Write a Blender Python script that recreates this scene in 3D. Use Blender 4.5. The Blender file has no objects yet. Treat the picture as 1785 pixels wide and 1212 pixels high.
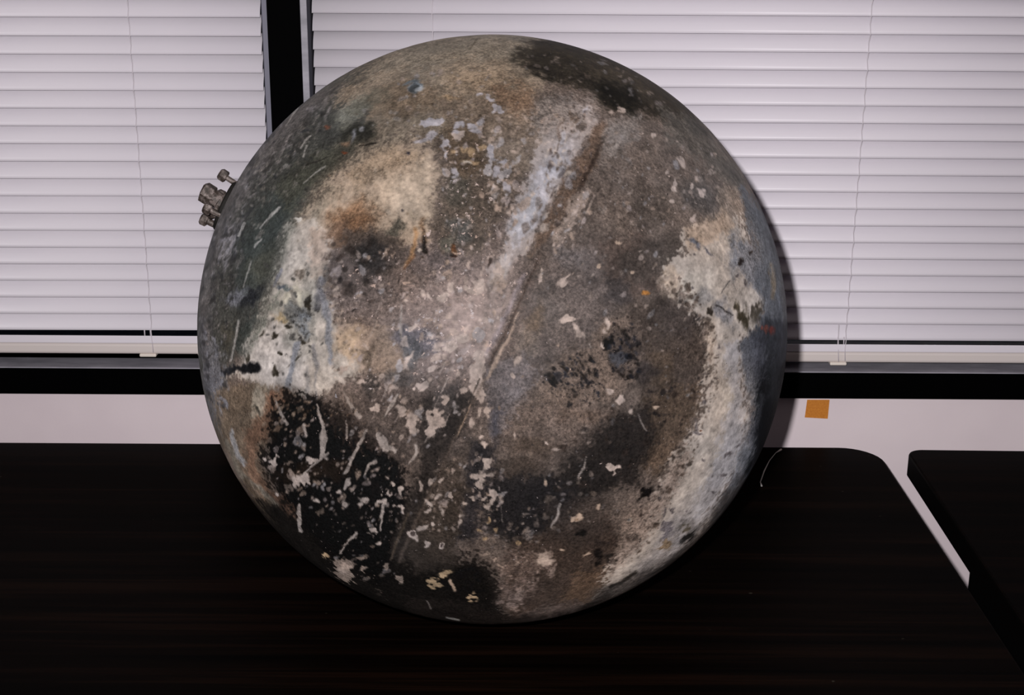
import bpy, bmesh, math, random
import numpy as np
from mathutils import Vector, Matrix

random.seed(7)
scene = bpy.context.scene
COL = scene.collection

# ---------------------------------------------------------------- camera, light, exposure
PITCH, ROLL = math.radians(17.5), 0.006
CAM = Vector((0.0, 0.0, 1.443))
fw = Vector((0, math.cos(PITCH), -math.sin(PITCH)))
r0 = Vector((1, 0, 0)); u0 = r0.cross(fw)
rt = r0 * math.cos(ROLL) + u0 * math.sin(ROLL)
up = u0 * math.cos(ROLL) - r0 * math.sin(ROLL)
cd = bpy.data.cameras.new('camera')
cd.sensor_fit = 'HORIZONTAL'; cd.sensor_width = 36.0
cd.lens = 36.0 * 2480.0 / 1785.0
cd.clip_start = 0.02; cd.clip_end = 50
cam = bpy.data.objects.new('camera', cd)
m = Matrix((rt, up, -fw)).transposed().to_4x4(); m.translation = CAM
cam.matrix_world = m
COL.objects.link(cam); scene.camera = cam

w = bpy.data.worlds.new('night'); scene.world = w; w.use_nodes = True
bg = w.node_tree.nodes['Background']
bg.inputs['Color'].default_value = (0.010, 0.012, 0.02, 1); bg.inputs['Strength'].default_value = 0.15

# the camera's own flash gun, up and to the left of the lens
fl = bpy.data.lights.new('flash', 'AREA'); fl.shape = 'DISK'; fl.size = 0.022
fl.energy = 30.0; fl.color = (1.0, 0.965, 0.975)
flo = bpy.data.objects.new('flash', fl)
flo.location = CAM + Vector((-0.050, 0.0, 0.056))
aim = Vector((0.05, 1.7, 1.05))
flo.rotation_euler = (aim - flo.location).to_track_quat('-Z', 'Y').to_euler()
COL.objects.link(flo)

vs = scene.view_settings
vs.view_transform = 'Standard'; vs.look = 'None'; vs.gamma = 1.0; vs.use_curve_mapping = False
vs.exposure = 0.0

# ---------------------------------------------------------------- helpers
def lin(c):
    c = c / 255.0
    return c / 12.92 if c <= 0.04045 else ((c + 0.055) / 1.055) ** 2.4
def rgb(r, g, b): return (lin(r), lin(g), lin(b), 1)

def new_mat(name, color=(0.5, 0.5, 0.5, 1), rough=0.6, metal=0.0, spec=0.5):
    mt = bpy.data.materials.new(name); mt.use_nodes = True
    b = mt.node_tree.nodes['Principled BSDF']
    b.inputs['Base Color'].default_value = color
    b.inputs['Roughness'].default_value = rough
    b.inputs['Metallic'].default_value = metal
    b.inputs['Specular IOR Level'].default_value = spec
    return mt, mt.node_tree, b

def noise_node(nt, scale, detail=3, rough=0.55, vec=None, dim='3D'):
    n = nt.nodes.new('ShaderNodeTexNoise'); n.noise_dimensions = dim
    n.inputs['Scale'].default_value = scale; n.inputs['Detail'].default_value = detail
    n.inputs['Roughness'].default_value = rough
    if vec is not None: nt.links.new(vec, n.inputs['Vector'])
    return n
def ramp(nt, fac, stops):
    r = nt.nodes.new('ShaderNodeValToRGB'); e = r.color_ramp.elements
    while len(e) < len(stops): e.new(0.5)
    for el, (p, c) in zip(e, stops): el.position = p; el.color = c
    nt.links.new(fac, r.inputs['Fac']); return r
def mapping(nt, scale=(1, 1, 1), rot=(0, 0, 0), kind='Object'):
    t = nt.nodes.new('ShaderNodeTexCoord'); mp = nt.nodes.new('ShaderNodeMapping')
    mp.inputs['Scale'].default_value = scale; mp.inputs['Rotation'].default_value = rot
    nt.links.new(t.outputs[kind], mp.inputs['Vector']); return mp.outputs['Vector']

def obj(name, verts, faces, mat, parent=None, smooth=False):
    me = bpy.data.meshes.new(name); me.from_pydata([tuple(v) for v in verts], [], faces); me.update()
    if smooth:
        for p in me.polygons: p.use_smooth = True
    o = bpy.data.objects.new(name, me); COL.objects.link(o)
    if mat: me.materials.append(mat)
    if parent: o.parent = parent
    return o
def obj_bm(name, bm, mat, parent=None, smooth=False):
    bmesh.ops.recalc_face_normals(bm, faces=bm.faces)
    me = bpy.data.meshes.new(name); bm.to_mesh(me); bm.free()
    if smooth:
        for p in me.polygons: p.use_smooth = True
    o = bpy.data.objects.new(name, me); COL.objects.link(o)
    if mat: me.materials.append(mat)
    if parent: o.parent = parent
    return o
def add_box(bm, a, b, bevel=0.0, seg=2):
    g = bmesh.ops.create_cube(bm, size=1.0)
    c = [(a[i] + b[i]) / 2 for i in range(3)]; s = [b[i] - a[i] for i in range(3)]
    for v in g['verts']: v.co = Vector((c[0] + v.co.x * s[0], c[1] + v.co.y * s[1], c[2] + v.co.z * s[2]))
    if bevel:
        vset = set(g['verts'])
        es = [e for e in bm.edges if e.verts[0] in vset and e.verts[1] in vset]
        bmesh.ops.bevel(bm, geom=es, offset=bevel, segments=seg, profile=0.5, affect='EDGES')
def box(name, a, b, mat, parent=None, bevel=0.0, seg=2):
    bm = bmesh.new(); add_box(bm, a, b, bevel, seg); return obj_bm(name, bm, mat, parent)
def add_tube(bm, pts, r, n=8, cap=True):
    pts = [Vector(p) for p in pts]; rs = r if isinstance(r, (list, tuple)) else [r] * len(pts)
    rings = []
    for i, p in enumerate(pts):
        d = (pts[min(i + 1, len(pts) - 1)] - pts[max(i - 1, 0)]).normalized()
        a = Vector((0, 0, 1)) if abs(d.z) < 0.9 else Vector((1, 0, 0))
        x = d.cross(a).normalized(); y = d.cross(x)
        rings.append([bm.verts.new(p + (x * math.cos(t) + y * math.sin(t)) * rs[i]) for t in [2 * math.pi * k / n for k in range(n)]])
    for a, b in zip(rings, rings[1:]):
        for k in range(n): bm.faces.new((a[k], a[(k + 1) % n], b[(k + 1) % n], b[k]))
    if cap: bm.faces.new(rings[0]); bm.faces.new(rings[-1])
def tube(name, pts, r, mat, parent=None, n=8):
    bm = bmesh.new(); add_tube(bm, pts, r, n); return obj_bm(name, bm, mat, parent, True)
def empty(name, loc, label=None, cat=None, group=None, kind=None):
    o = bpy.data.objects.new(name, None); o.location = loc; o.empty_display_size = 0.05; COL.objects.link(o)
    tag(o, label, cat, group, kind); return o
def tag(o, label=None, cat=None, group=None, kind=None):
    if label: o['label'] = label
    if cat: o['category'] = cat
    if group: o['group'] = group
    if kind: o['kind'] = kind
    return o
def adopt(child, root):
    child.parent = root; child.matrix_parent_inverse = Matrix.Translation(root.location).inverted()
    return child

# ---------------------------------------------------------------- materials of the room
M_wall, nt, b = new_mat('wall paint', rgb(222, 209, 213), 0.8, 0, 0.2)
n = noise_node(nt, 240, 4, 0.6, mapping(nt)); bp = nt.nodes.new('ShaderNodeBump')
bp.inputs['Strength'].default_value = 0.12; bp.inputs['Distance'].default_value = 0.001
nt.links.new(n.outputs['Fac'], bp.inputs['Height']); nt.links.new(bp.outputs['Normal'], b.inputs['Normal'])
n2 = noise_node(nt, 5, 3, 0.6, mapping(nt))
r = ramp(nt, n2.outputs['Fac'], [(0.3, rgb(216, 202, 206)), (0.7, rgb(226, 213, 216))]); nt.links.new(r.outputs['Color'], b.inputs['Base Color'])

M_ceil, nt, b = new_mat('ceiling', (0.45, 0.45, 0.44, 1), 0.9, 0, 0.2)
M_floor, nt, b = new_mat('floor carpet', (0.05, 0.05, 0.06, 1), 0.95, 0, 0.1)
n = noise_node(nt, 300, 2, 0.6, mapping(nt)); r = ramp(nt, n.outputs['Fac'], [(0.3, (0.03, 0.03, 0.035, 1)), (0.7, (0.07, 0.07, 0.08, 1))])
nt.links.new(r.outputs['Color'], b.inputs['Base Color'])
M_black, nt, b = new_mat('black painted frame', (0.0003, 0.0003, 0.0004, 1), 0.7, 0, 0.02)
M_alu, nt, b = new_mat('grey aluminium', rgb(150, 148, 158), 0.5, 0.0, 0.4)
n = noise_node(nt, 60, 4, 0.6, mapping(nt, (0.3, 1, 1)))
r = ramp(nt, n.outputs['Fac'], [(0.3, rgb(128, 126, 134)), (0.7, rgb(162, 159, 168))]); nt.links.new(r.outputs['Color'], b.inputs['Base Color'])
M_alu2, _, _ = new_mat('darkened aluminium strip', rgb(112, 111, 124), 0.5, 0.0, 0.3)  # left jamb strip: colour darkened in place of a shaded recess
M_gap_shade, _, _ = new_mat('dark gap shade', (0.02, 0.02, 0.028, 1), 0.7, 0, 0.2)  # dark colour for the shadow gaps at the blind ends
M_glass, nt, b = new_mat('window pane', (0.9, 0.95, 0.95, 1), 0.02, 0, 0.4)
b.inputs['Transmission Weight'].default_value = 1.0
M_slat, nt, b = new_mat('blind slat enamel', rgb(226, 220, 228), 0.42, 0, 0.4)
n = noise_node(nt, 14, 3, 0.6, mapping(nt, (0.25, 1, 1)))
r = ramp(nt, n.outputs['Fac'], [(0.3, rgb(222, 216, 224)), (0.7, rgb(229, 223, 230))]); nt.links.new(r.outputs['Color'], b.inputs['Base Color'])
M_rail, _, _ = new_mat('blind rail enamel', rgb(214, 204, 200), 0.45, 0, 0.4)
M_cord, _, _ = new_mat('blind cord', rgb(205, 198, 204), 0.8, 0, 0.2)
M_plastic, _, _ = new_mat('cord button plastic', rgb(226, 216, 206), 0.4, 0, 0.5)

# dark walnut laminate
def walnut(name, k):
    mt, nt, b = new_mat(name, (0.004, 0.003, 0.002, 1), 0.45, 0, 0.012)
    n1 = noise_node(nt, 5.0, 6, 0.62, mapping(nt, (0.35, 9.0, 9.0)))
    n2 = noise_node(nt, 26.0, 4, 0.6, mapping(nt, (0.12, 7.0, 7.0)))
    mx = nt.nodes.new('ShaderNodeMath'); mx.operation = 'MULTIPLY_ADD'
    nt.links.new(n2.outputs['Fac'], mx.inputs[0]); mx.inputs[1].default_value = 0.45
    nt.links.new(n1.outputs['Fac'], mx.inputs[2])
    r = ramp(nt, mx.outputs[0], [(0.52, (0.0006 * k, 0.0004 * k, 0.0003 * k, 1)), (0.74, (0.0022 * k, 0.0012 * k, 0.0008 * k, 1)), (0.92, (0.0065 * k, 0.0030 * k, 0.0018 * k, 1))])
    # a few specks of dust
    sp = noise_node(nt, 95.0, 1, 0.5, mapping(nt))
    r2 = ramp(nt, sp.outputs['Fac'], [(0.80, (0, 0, 0, 1)), (0.84, (1, 1, 1, 1))])
    mc = nt.nodes.new('ShaderNodeMix'); mc.data_type = 'RGBA'
    nt.links.new(r2.outputs['Color'], mc.inputs['Factor']); nt.links.new(r.outputs['Color'], mc.inputs[6])
    mc.inputs[7].default_value = (0.03, 0.026, 0.02, 1)
    nt.links.new(mc.outputs[2], b.inputs['Base Color'])
    return mt
M_walnut = walnut('dark walnut laminate', 1.0)
M_walnut2 = walnut('darker walnut laminate', 0.7)
M_edge, _, _ = new_mat('table edge banding', (0.0008, 0.0006, 0.0005, 1), 0.6, 0, 0.05)
M_leg, _, _ = new_mat('dark steel leg', (0.0008, 0.0008, 0.0008, 1), 0.6, 0.0, 0.05)
M_kraft, nt, b = new_mat('tan adhesive paper', rgb(196, 124, 48), 0.75, 0, 0.2)
n = noise_node(nt, 400, 3, 0.6, mapping(nt))
r = ramp(nt, n.outputs['Fac'], [(0.3, rgb(186, 114, 44)), (0.7, rgb(203, 131, 52))]); nt.links.new(r.outputs['Color'], b.inputs['Base Color'])

# ---------------------------------------------------------------- room shell
WY = 1.86                       # room face of the window wall
X0, X1, Y0, ZC = -2.5, 2.3, -2.4, 2.6
OX0, OX1, OZ0, OZ1 = -1.80, 1.215, 0.826, 2.10      # window opening
bm = bmesh.new()
add_box(bm, (X0, WY, 0), (X1, WY + 0.14, OZ0)); add_box(bm, (X0, WY, OZ1), (X1, WY + 0.14, ZC))
add_box(bm, (X0, WY, OZ0), (OX0, WY + 0.14, OZ1)); add_box(bm, (OX1, WY, OZ0), (X1, WY + 0.14, OZ1))
tag(obj_bm('wall_back', bm, M_wall), kind='structure')
tag(box('floor', (X0, Y0, -0.06), (X1, WY, 0), M_floor), kind='structure')
tag(box('ceiling', (X0, Y0, ZC), (X1, WY, ZC + 0.06), M_ceil), kind='structure')
tag(box('wall_left', (X0 - 0.1, Y0, 0), (X0, WY, ZC), M_wall), kind='structure')
tag(box('wall_right', (X1, Y0, 0), (X1 + 0.1, WY, ZC), M_wall), kind='structure')
tag(box('wall_front', (X0, Y0 - 0.1, 0), (X1, Y0, ZC), M_wall), kind='structure')
tag(box('baseboard_back', (X0, WY - 0.012, 0), (X1, WY, 0.09), M_black, bevel=0.003), kind='structure')
MX0, MX1 = -0.3145, -0.2725
tag(box('trim_1', (MX0, WY - 0.008, 0.8245), (MX1, WY + 0.10, OZ1), M_black, bevel=0.001), kind='structure')

def window(name, xa, xb, jamb_at, jw, jm):
    root = empty(name, ((xa + xb) / 2, WY, OZ0), kind='structure')
    P = lambda *a, **k: adopt(box(*a, **k), root)
    P('bottom_rail', (xa, WY - 0.008, 0.7877), (xb, WY + 0.001, 0.8245), M_black, bevel=0.0008)
    P('sill_ledge', (xa, WY - 0.006, 0.8245), (xb, WY + 0.037, 0.8262), M_alu, bevel=0.0005)
    P('sill_gap_shade', (xa, WY + 0.037, 0.8200), (xb, WY + 0.075, 0.8260), M_black)  # black strip stands in for the shadow gap under the blind
    P('top_rail', (xa, WY - 0.008, OZ1), (xb, WY + 0.001, OZ1 + 0.037), M_black, bevel=0.0008)
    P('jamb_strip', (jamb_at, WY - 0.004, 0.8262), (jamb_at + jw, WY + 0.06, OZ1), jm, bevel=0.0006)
    P('pane', (xa + 0.004, WY + 0.068, 0.8262), (xb - 0.004, WY + 0.074, OZ1), M_glass)
    return root
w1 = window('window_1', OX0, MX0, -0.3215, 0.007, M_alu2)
w2 = window('window_2', MX1, OX1, MX1, 0.0085, M_alu)
adopt(box('gap_shade', (-0.264, WY - 0.001, 0.8262), (-0.2605, WY + 0.05, OZ1), M_gap_shade), w2)  # dark strips stand in for the shadow gaps beside the blinds
adopt(box('gap_shade', (-0.3240, WY + 0.006, 0.8262), (-0.3215, WY + 0.05, OZ1), M_gap_shade), w1)

# ---------------------------------------------------------------- venetian blinds
BY = 1.877
def slat_mesh(length):
    n, wd, e0, half = 8, 0.0365, math.radians(41), math.radians(29)
    R = wd / (2 * half); th = 0.0004
    def prof(rad):
        pts = []
        for i in range(n + 1):
            a = e0 + half - 2 * half * i / n       # normal elevation, top edge first
            pts.append((-math.cos(a) * rad, math.sin(a) * rad))
        return pts
    f = prof(R); bk = prof(R - th)
    cy = (f[0][0] + f[-1][0]) / 2; zb = f[-1][1]
    ring = [(y - cy, z - zb) for y, z in f] + [(y - cy, z - zb) for y, z in reversed(bk)]
    k = len(ring); vs_ = [(-length / 2, y, z) for y, z in ring] + [(length / 2, y, z) for y, z in ring]
    fs = [(i, (i + 1) % k, k + (i + 1) % k, k + i) for i in range(k)] + [tuple(range(k))[::-1], tuple(range(k, 2 * k))]
    return vs_, fs
def blind(label, xa, xb, zlow, pitch, cords, tilt):
    root = empty('venetian_blind', ((xa + xb) / 2, BY, zlow), label, 'window blind', 'venetian blinds')
    L = xb - xa
    v, f = slat_mesh(L)
    proto = obj('slat', v, f, M_slat, root)
    bm = bmesh.new(); bm.from_mesh(proto.data); bmesh.ops.recalc_face_normals(bm, faces=bm.faces); bm.to_mesh(proto.data); bm.free()
    for p in proto.data.polygons: p.use_smooth = len(p.vertices) == 4 and p.area > L * 0.001
    k = 0; z = 0.0
    while zlow + z < 2.045:
        o = proto if k == 0 else proto.copy()
        if k: COL.objects.link(o); o.parent = root
        o.location = (0, random.uniform(-0.0004, 0.0004), z)
        o.rotation_euler = (random.uniform(-0.02, 0.02), -tilt + random.uniform(-0.0006, 0.0006), 0)
        k += 1; z = k * pitch
    top = z
    bm = bmesh.new(); add_box(bm, (-L / 2, -0.014, 2.055 - zlow), (L / 2, 0.02, 2.095 - zlow), 0.002); obj_bm('headrail', bm, M_rail, root)
    # last slat lying on the bottom rail
    bm = bmesh.new(); add_box(bm, (-L / 2, -0.0125, -0.0165), (L / 2, -0.0113, -0.0058), 0.0005); o = obj_bm('stacked_slat', bm, M_slat, root)
    bm = bmesh.new(); add_box(bm, (-L / 2, -0.0125, -0.0325), (L / 2, 0.0135, -0.0168), 0.004, 3); obj_bm('bottom_rail', bm, M_rail, root)
    cx = (xa + xb) / 2
    for x in cords:
        pts = []
        zz = top
        for j in range(k + 1):
            zz = (k - j) * pitch
            pts.append((x - cx, -0.0092, zz + pitch * 0.55)); pts.append((x - cx + 0.0004 * (-1) ** j, -0.0134, zz + 0.0008))
        pts.append((x - cx, -0.0125, -0.012)); pts.append((x - cx + 0.001, -0.0145, -0.029))
        tube('ladder_cord', pts, 0.0006, M_cord, root, 6)
        if xa > -1: tube('lift_cord', [(x - cx - 0.011, -0.0125, 0.022), (x - cx - 0.010, -0.0118, 0.0), (x - cx - 0.009, -0.0118, -0.012), (x - cx - 0.008, -0.0145, -0.030)], 0.0007, M_cord, root, 6)
        bm = bmesh.new(); add_box(bm, (x - cx - 0.019, -0.0135, -0.0362), (x - cx + 0.004, 0.006, -0.0318), 0.0015); obj_bm('cord_button', bm, M_plastic, root)
        for s in (-1, 1):
            tube('lift_cord', [(x - cx - 0.006 + s * 0.004, -0.0105, 0.004), (x - cx - 0.006 + s * 0.004, -0.011, -0.006)], 0.0009, M_cord, root, 6)
    return root
bl = blind('white slatted venetian blind left of the black mullion', -1.764, -0.3255, 0.8745, 0.02328, (-0.494, -1.05, -1.606), 0.004)
br = blind('white slatted venetian blind right of the black mullion, behind the sphere', -0.2590, 1.175, 0.8682, 0.02286, (0.4575, -0.1045, 1.018), 0.0)
# a loose end of cord hanging under the left blind
tube('cord_end', [(-0.4325 + 1.04475, -0.010, -0.030), (-0.4305 + 1.04475, -0.0135, -0.034), (-0.4275 + 1.04475, -0.0135, -0.036)], 0.0012, M_plastic, bl, 6)

# ---------------------------------------------------------------- tables
def rounded_top(bm, x0, x1, y0, y1, z0, z1, rad, n=8, ease=0.003):
    pts = []
    for cx, cy, a0 in ((x1 - rad, y1 - rad, 0), (x0 + rad, y1 - rad, 90), (x0 + rad, y0 + rad, 180), (x1 - rad, y0 + rad, 270)):
        for k in range(n + 1):
            a = math.radians(a0 + 90 * k / n); pts.append((cx, cy, rad, a))
    def ring(z, inset): return [bm.verts.new((cx + (r - inset) * math.cos(a), cy + (r - inset) * math.sin(a), z)) for cx, cy, r, a in pts]
    rs = [ring(z0, 0), ring(z1 - ease, 0), ring(z1 - ease * 0.3, ease * 0.3), ring(z1, ease)]
    k = len(pts)
    for a, b_ in zip(rs, rs[1:]):
        for i in range(k): bm.faces.new((a[i], a[(i + 1) % k], b_[(i + 1) % k], b_[i]))
    bm.faces.new(rs[-1]); bm.faces.new(rs[0])
def table(name, label, x0, x1, y0, y1, z, th, rad, mtop, rot=0.0):
    root = empty(name, (x0, y1, 0), label, 'table', 'dark tables under the windows')
    W_, D_ = x1 - x0, y1 - y0
    bm = bmesh.new(); rounded_top(bm, 0, W_, -D_, 0, z - th, z, rad); o = obj_bm('tabletop', bm, mtop, root)
    o.data.materials.append(M_edge)
    for p in o.data.polygons:
        if abs(p.normal.z) < 0.5: p.material_index = 1
    root.rotation_euler.z = rot
    return root, W_, D_
TZ = 0.740
t1, W_, D_ = table('folding_table', 'long dark walnut table with rounded corners carrying the burnt metal sphere', -1.34, 0.492, 1.03, 1.792, TZ, 0.028, 0.052, M_walnut)
for sx in (0.22, W_ - 0.22):
    for sy in (-0.10, -D_ + 0.10):
        bm = bmesh.new(); add_tube(bm, [(sx, sy, 0.0), (sx, sy, TZ - 0.028)], 0.014, 12); obj_bm('leg', bm, M_leg, t1, True)
    bm = bmesh.new(); add_tube(bm, [(sx, -0.10, 0.16), (sx, -D_ + 0.10, 0.16)], 0.011, 10); obj_bm('crossbar', bm, M_leg, t1, True)
bm = bmesh.new(); add_box(bm, (0.06, -D_ + 0.045, TZ - 0.08), (W_ - 0.06, -D_ + 0.06, TZ - 0.0285), 0.001); obj_bm('apron', bm, M_leg, t1)
t2, W_, D_ = table('work_table', 'dark table at right edge, separated from the sphere\'s table by a narrow gap', 0.530, 2.03, 1.03, 1.786, TZ, 0.030, 0.022, M_walnut2, 0.014)
t2.rotation_euler.z = -0.014
for xa in (0.004, W_ - 0.034):
    bm = bmesh.new(); add_box(bm, (xa, -D_ + 0.03, 0.0), (xa + 0.03, -0.295, TZ - 0.0305), 0.002); obj_bm('end_panel', bm, M_leg, t2)
bm = bmesh.new(); add_box(bm, (0.034, -0.36, 0.30), (W_ - 0.034, -0.34, TZ - 0.0305), 0.001); obj_bm('modesty_panel', bm, M_leg, t2)

# ---------------------------------------------------------------- the burnt tank
TR = 0.29
TC = Vector((-0.0191, 1.36685, TZ + TR))
DIST = (TC - CAM).length
# axes of the tank's surface chart: face axis, right, up
AX = (CAM - TC).normalized()
RX = rt - AX * rt.dot(AX); RX.normalize()
UX = AX.cross(RX)
F = 2480.0
CX, CY = 859.5, 576.0
TH_MAX = math.acos(TR / DIST); RHO_MAX = F * TR * math.sin(TH_MAX) / (DIST - TR * math.cos(TH_MAX))
def chart_dir(x, y):
    """unit direction on the tank for a chart point"""
    dx, dy = x - CX, -(y - CY); rho = math.hypot(dx, dy)
    if rho < 1e-6: return AX.copy()
    if rho < RHO_MAX:
        ph = math.atan(rho / F); th = math.asin(min(1, DIST / TR * math.sin(ph))) - ph
    else: th = TH_MAX + (rho - RHO_MAX) / 500.0
    return (AX * math.cos(th) + (RX * dx + UX * dy) / rho * math.sin(th))

# -- surface grid: polar grid about the chart axis, fine in front and coarser behind
NSEG = 1400
th = np.concatenate([np.radians(np.arange(0.25, 96.0, 0.25)), np.radians(np.linspace(96.5, 179.0, 62))])
NR = len(th)
ph = np.arange(NSEG) * (2 * np.pi / NSEG)
T, P = np.meshgrid(th, ph, indexing='ij'); T = T.ravel(); P = P.ravel()
T = np.concatenate([[0.0], T, [np.pi]]); P = np.concatenate([[0.0], P, [0.0]])
ax, rx, ux = (np.array(v_) for v_ in (AX, RX, UX))
D = np.cos(T)[:, None] * ax + np.sin(T)[:, None] * (np.cos(P)[:, None] * rx + np.sin(P)[:, None] * ux)
rho = np.where(T < TH_MAX, F * TR * np.sin(T) / (DIST - TR * np.cos(T)), RHO_MAX + (T - TH_MAX) * 500.0)
U = CX + rho * np.cos(P); V = CY - rho * np.sin(P)
NV = len(T)

def _hash(ix, iy, iz, s):
    h = (ix * 374761393 + iy * 668265263 + iz * 2147483647 + s * 1274126177) & 0xFFFFFFFF
    h = ((h ^ (h >> 13)) * 1274126177) & 0xFFFFFFFF
    h = ((h ^ (h >> 16)) * 2246822519) & 0xFFFFFFFF
    return ((h ^ (h >> 15)) & 0xFFFF).astype(np.float32) / 32767.5 - 1.0
def vnoise(Q, s):
    i = np.floor(Q).astype(np.int64); f = (Q - i).astype(np.float32); f = f * f * (3 - 2 * f)
    x, y, z = i[:, 0], i[:, 1], i[:, 2]; out = 0
    for a in (0, 1):
        for b_ in (0, 1):
            for c in (0, 1):
                wt = (f[:, 0] if a else 1 - f[:, 0]) * (f[:, 1] if b_ else 1 - f[:, 1]) * (f[:, 2] if c else 1 - f[:, 2])
                out = out + wt * _hash(x + a, y + b_, z + c, s)
    return out
def fbm(px, octs, s, Q=None):
    """noise on the tank; px = feature size in chart units"""
    Q = D if Q is None else Q
    k = 515.0 / px; o = 0; a = 1.0; t = 0
    for j in range(octs):
        o = o + a * vnoise(Q * k + 17.3 * j, s + j); t += a; a *= 0.55; k *= 2.03
    return o / t * 1.6
nA = fbm(110, 3, 1); nB = fbm(42, 3, 11); nC = fbm(15, 2, 21); nD = fbm(5.5, 2, 31)
# streaks that follow the diagonal score (down-left to up-right on the face)
sdir = chart_dir(980, 360) - chart_dir(740, 830); sdir = np.array(sdir.normalized())
Dst = D - (D @ sdir)[:, None] * sdir * 0.86
nS = fbm(16, 3, 41, Dst)
ldir = np.array((chart_dir(560, 240) - chart_dir(400, 480)).normalized())
nL = fbm(11, 3, 51, D - (D @ ldir)[:, None] * ldir * 0.80)

w1, w2 = fbm(20, 2, 61), fbm(20, 2, 71); w3, w4 = fbm(8, 2, 81), fbm(8, 2, 91)
WU = 4.0 * w1 + 3.2 * w3; WV = 4.0 * w2 + 3.2 * w4            # ragged edges, chart units
COLR = np.empty((NV, 3), np.float32); COLR[:] = (110, 96, 88)
FLK = np.full(NV, 0.12, np.float32); PIT = np.full(NV, 0.15, np.float32)
HGT = np.zeros(NV, np.float32)

def sstep(e0, e1, x):
    t = np.clip((x - e0) / (e1 - e0), 0, 1); return t * t * (3 - 2 * t)
def apply(idx, sd, soft, warp, op, col=None, fl=None, pit=None, grain=0.0, h=None, streak=0.0, fine=True):
    q = sd
    if warp: q = q + warp * (0.55 * nA[idx] + 0.6 * nB[idx] + (0.4 * nC[idx] if fine else 0))
    a = sstep(soft, -soft, q)
    if grain: a = a * (1 - grain) + grain * sstep(0.36, 0.64, a + 0.75 * (0.22 * nC[idx] + 0.85 * nD[idx]) * (a * (1 - a) * 4))
    if streak: a = a * np.clip(1 - streak + streak * sstep(-0.35, 0.35, nS[idx]), 0, 1)
    a = a * op
    if col is not None: COLR[idx] += a[:, None] * (np.array(col, np.float32) - COLR[idx])
    if fl is not None: FLK[idx] += a * (fl - FLK[idx])
    if pit is not None: PIT[idx] += a * (pit - PIT[idx])
    if h is not None: HGT[idx] += a * h
def near(x0, y0, x1, y1, m_):
    return np.nonzero((U > x0 - m_) & (U < x1 + m_) & (V > y0 - m_) & (V < y1 + m_))[0]
def poly(pts, col=None, soft=14, warp=14, op=1.0, **k):
    soft = soft * 1.25; warp = warp * 0.8
    k.setdefault('grain', 0.5)
    xs = [p_[0] for p_ in pts]; ys = [p_[1] for p_ in pts]
    idx = near(min(xs), min(ys), max(xs), max(ys), soft + warp * 1.6 + 14)
    u, v_ = U[idx] + 0.7 * WU[idx], V[idx] + 0.7 * WV[idx]; d2 = np.full(len(idx), 1e12); ins = np.zeros(len(idx), bool)
    n_ = len(pts)
    for i in range(n_):
        ax_, ay = pts[i]; bx, by = pts[(i + 1) % n_]
        ex, ey = bx - ax_, by - ay; wx, wy = u - ax_, v_ - ay
        t = np.clip((wx * ex + wy * ey) / (ex * ex + ey * ey + 1e-9), 0, 1)
        d2 = np.minimum(d2, (wx - t * ex) ** 2 + (wy - t * ey) ** 2)
        if ay != by:
            ins ^= ((ay > v_) != (by > v_)) & (u < ex * (v_ - ay) / (by - ay) + ax_)
    sd = np.sqrt(d2) * np.where(ins, -1, 1)
    apply(idx, sd, soft, warp, op, col, **k)
def blob(cx, cy, r1, r2, ang, col=None, soft=None, warp=None, op=1.0, **k):
    rr = min(r1, r2); soft = rr * 0.35 if soft is None else soft; warp = rr * 0.35 if warp is None else warp
    idx = near(cx, cy, cx, cy, max(r1, r2) + soft + warp * 1.6 + 9)
    k_ = min(1.6, rr / 4.5)
    a = math.radians(ang); u, v_ = U[idx] + k_ * WU[idx] - cx, V[idx] + k_ * WV[idx] - cy
    x = u * math.cos(a) + v_ * math.sin(a); y = -u * math.sin(a) + v_ * math.cos(a)
    q = np.sqrt((x / r1) ** 2 + (y / r2) ** 2) + 1e-6
    g = np.sqrt((x / r1 ** 2) ** 2 + (y / r2 ** 2) ** 2) + 1e-6
    apply(idx, q * (q - 1) / g if False else (q - 1) * rr * np.where(q > 1, 1, 1), soft, warp, op, col, **k)
def stroke(pts, wd, col=None, soft=1.3, warp=1.0, op=1.0, **k):
    xs = [p_[0] for p_ in pts]; ys = [p_[1] for p_ in pts]
    ws = wd if isinstance(wd, (list, tuple)) else [wd] * len(pts)
    idx = near(min(xs), min(ys), max(xs), max(ys), max(ws) + soft + warp * 1.6 + 3)
    k_ = min(1.0, 0.12 + max(ws) / 22.0)
    u, v_ = U[idx] + k_ * WU[idx], V[idx] + k_ * WV[idx]; sd = np.full(len(idx), 1e6)
    for i in range(len(pts) - 1):
        (ax_, ay), (bx, by) = pts[i], pts[i + 1]
        ex, ey = bx - ax_, by - ay; wx, wy = u - ax_, v_ - ay
        t = np.clip((wx * ex + wy * ey) / (ex * ex + ey * ey + 1e-9), 0, 1)
        sd = np.minimum(sd, np.hypot(wx - t * ex, wy - t * ey) - (ws[i] + t * (ws[i + 1] - ws[i])) / 2)
    apply(idx, sd, soft, warp, op, col, **k)

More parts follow.
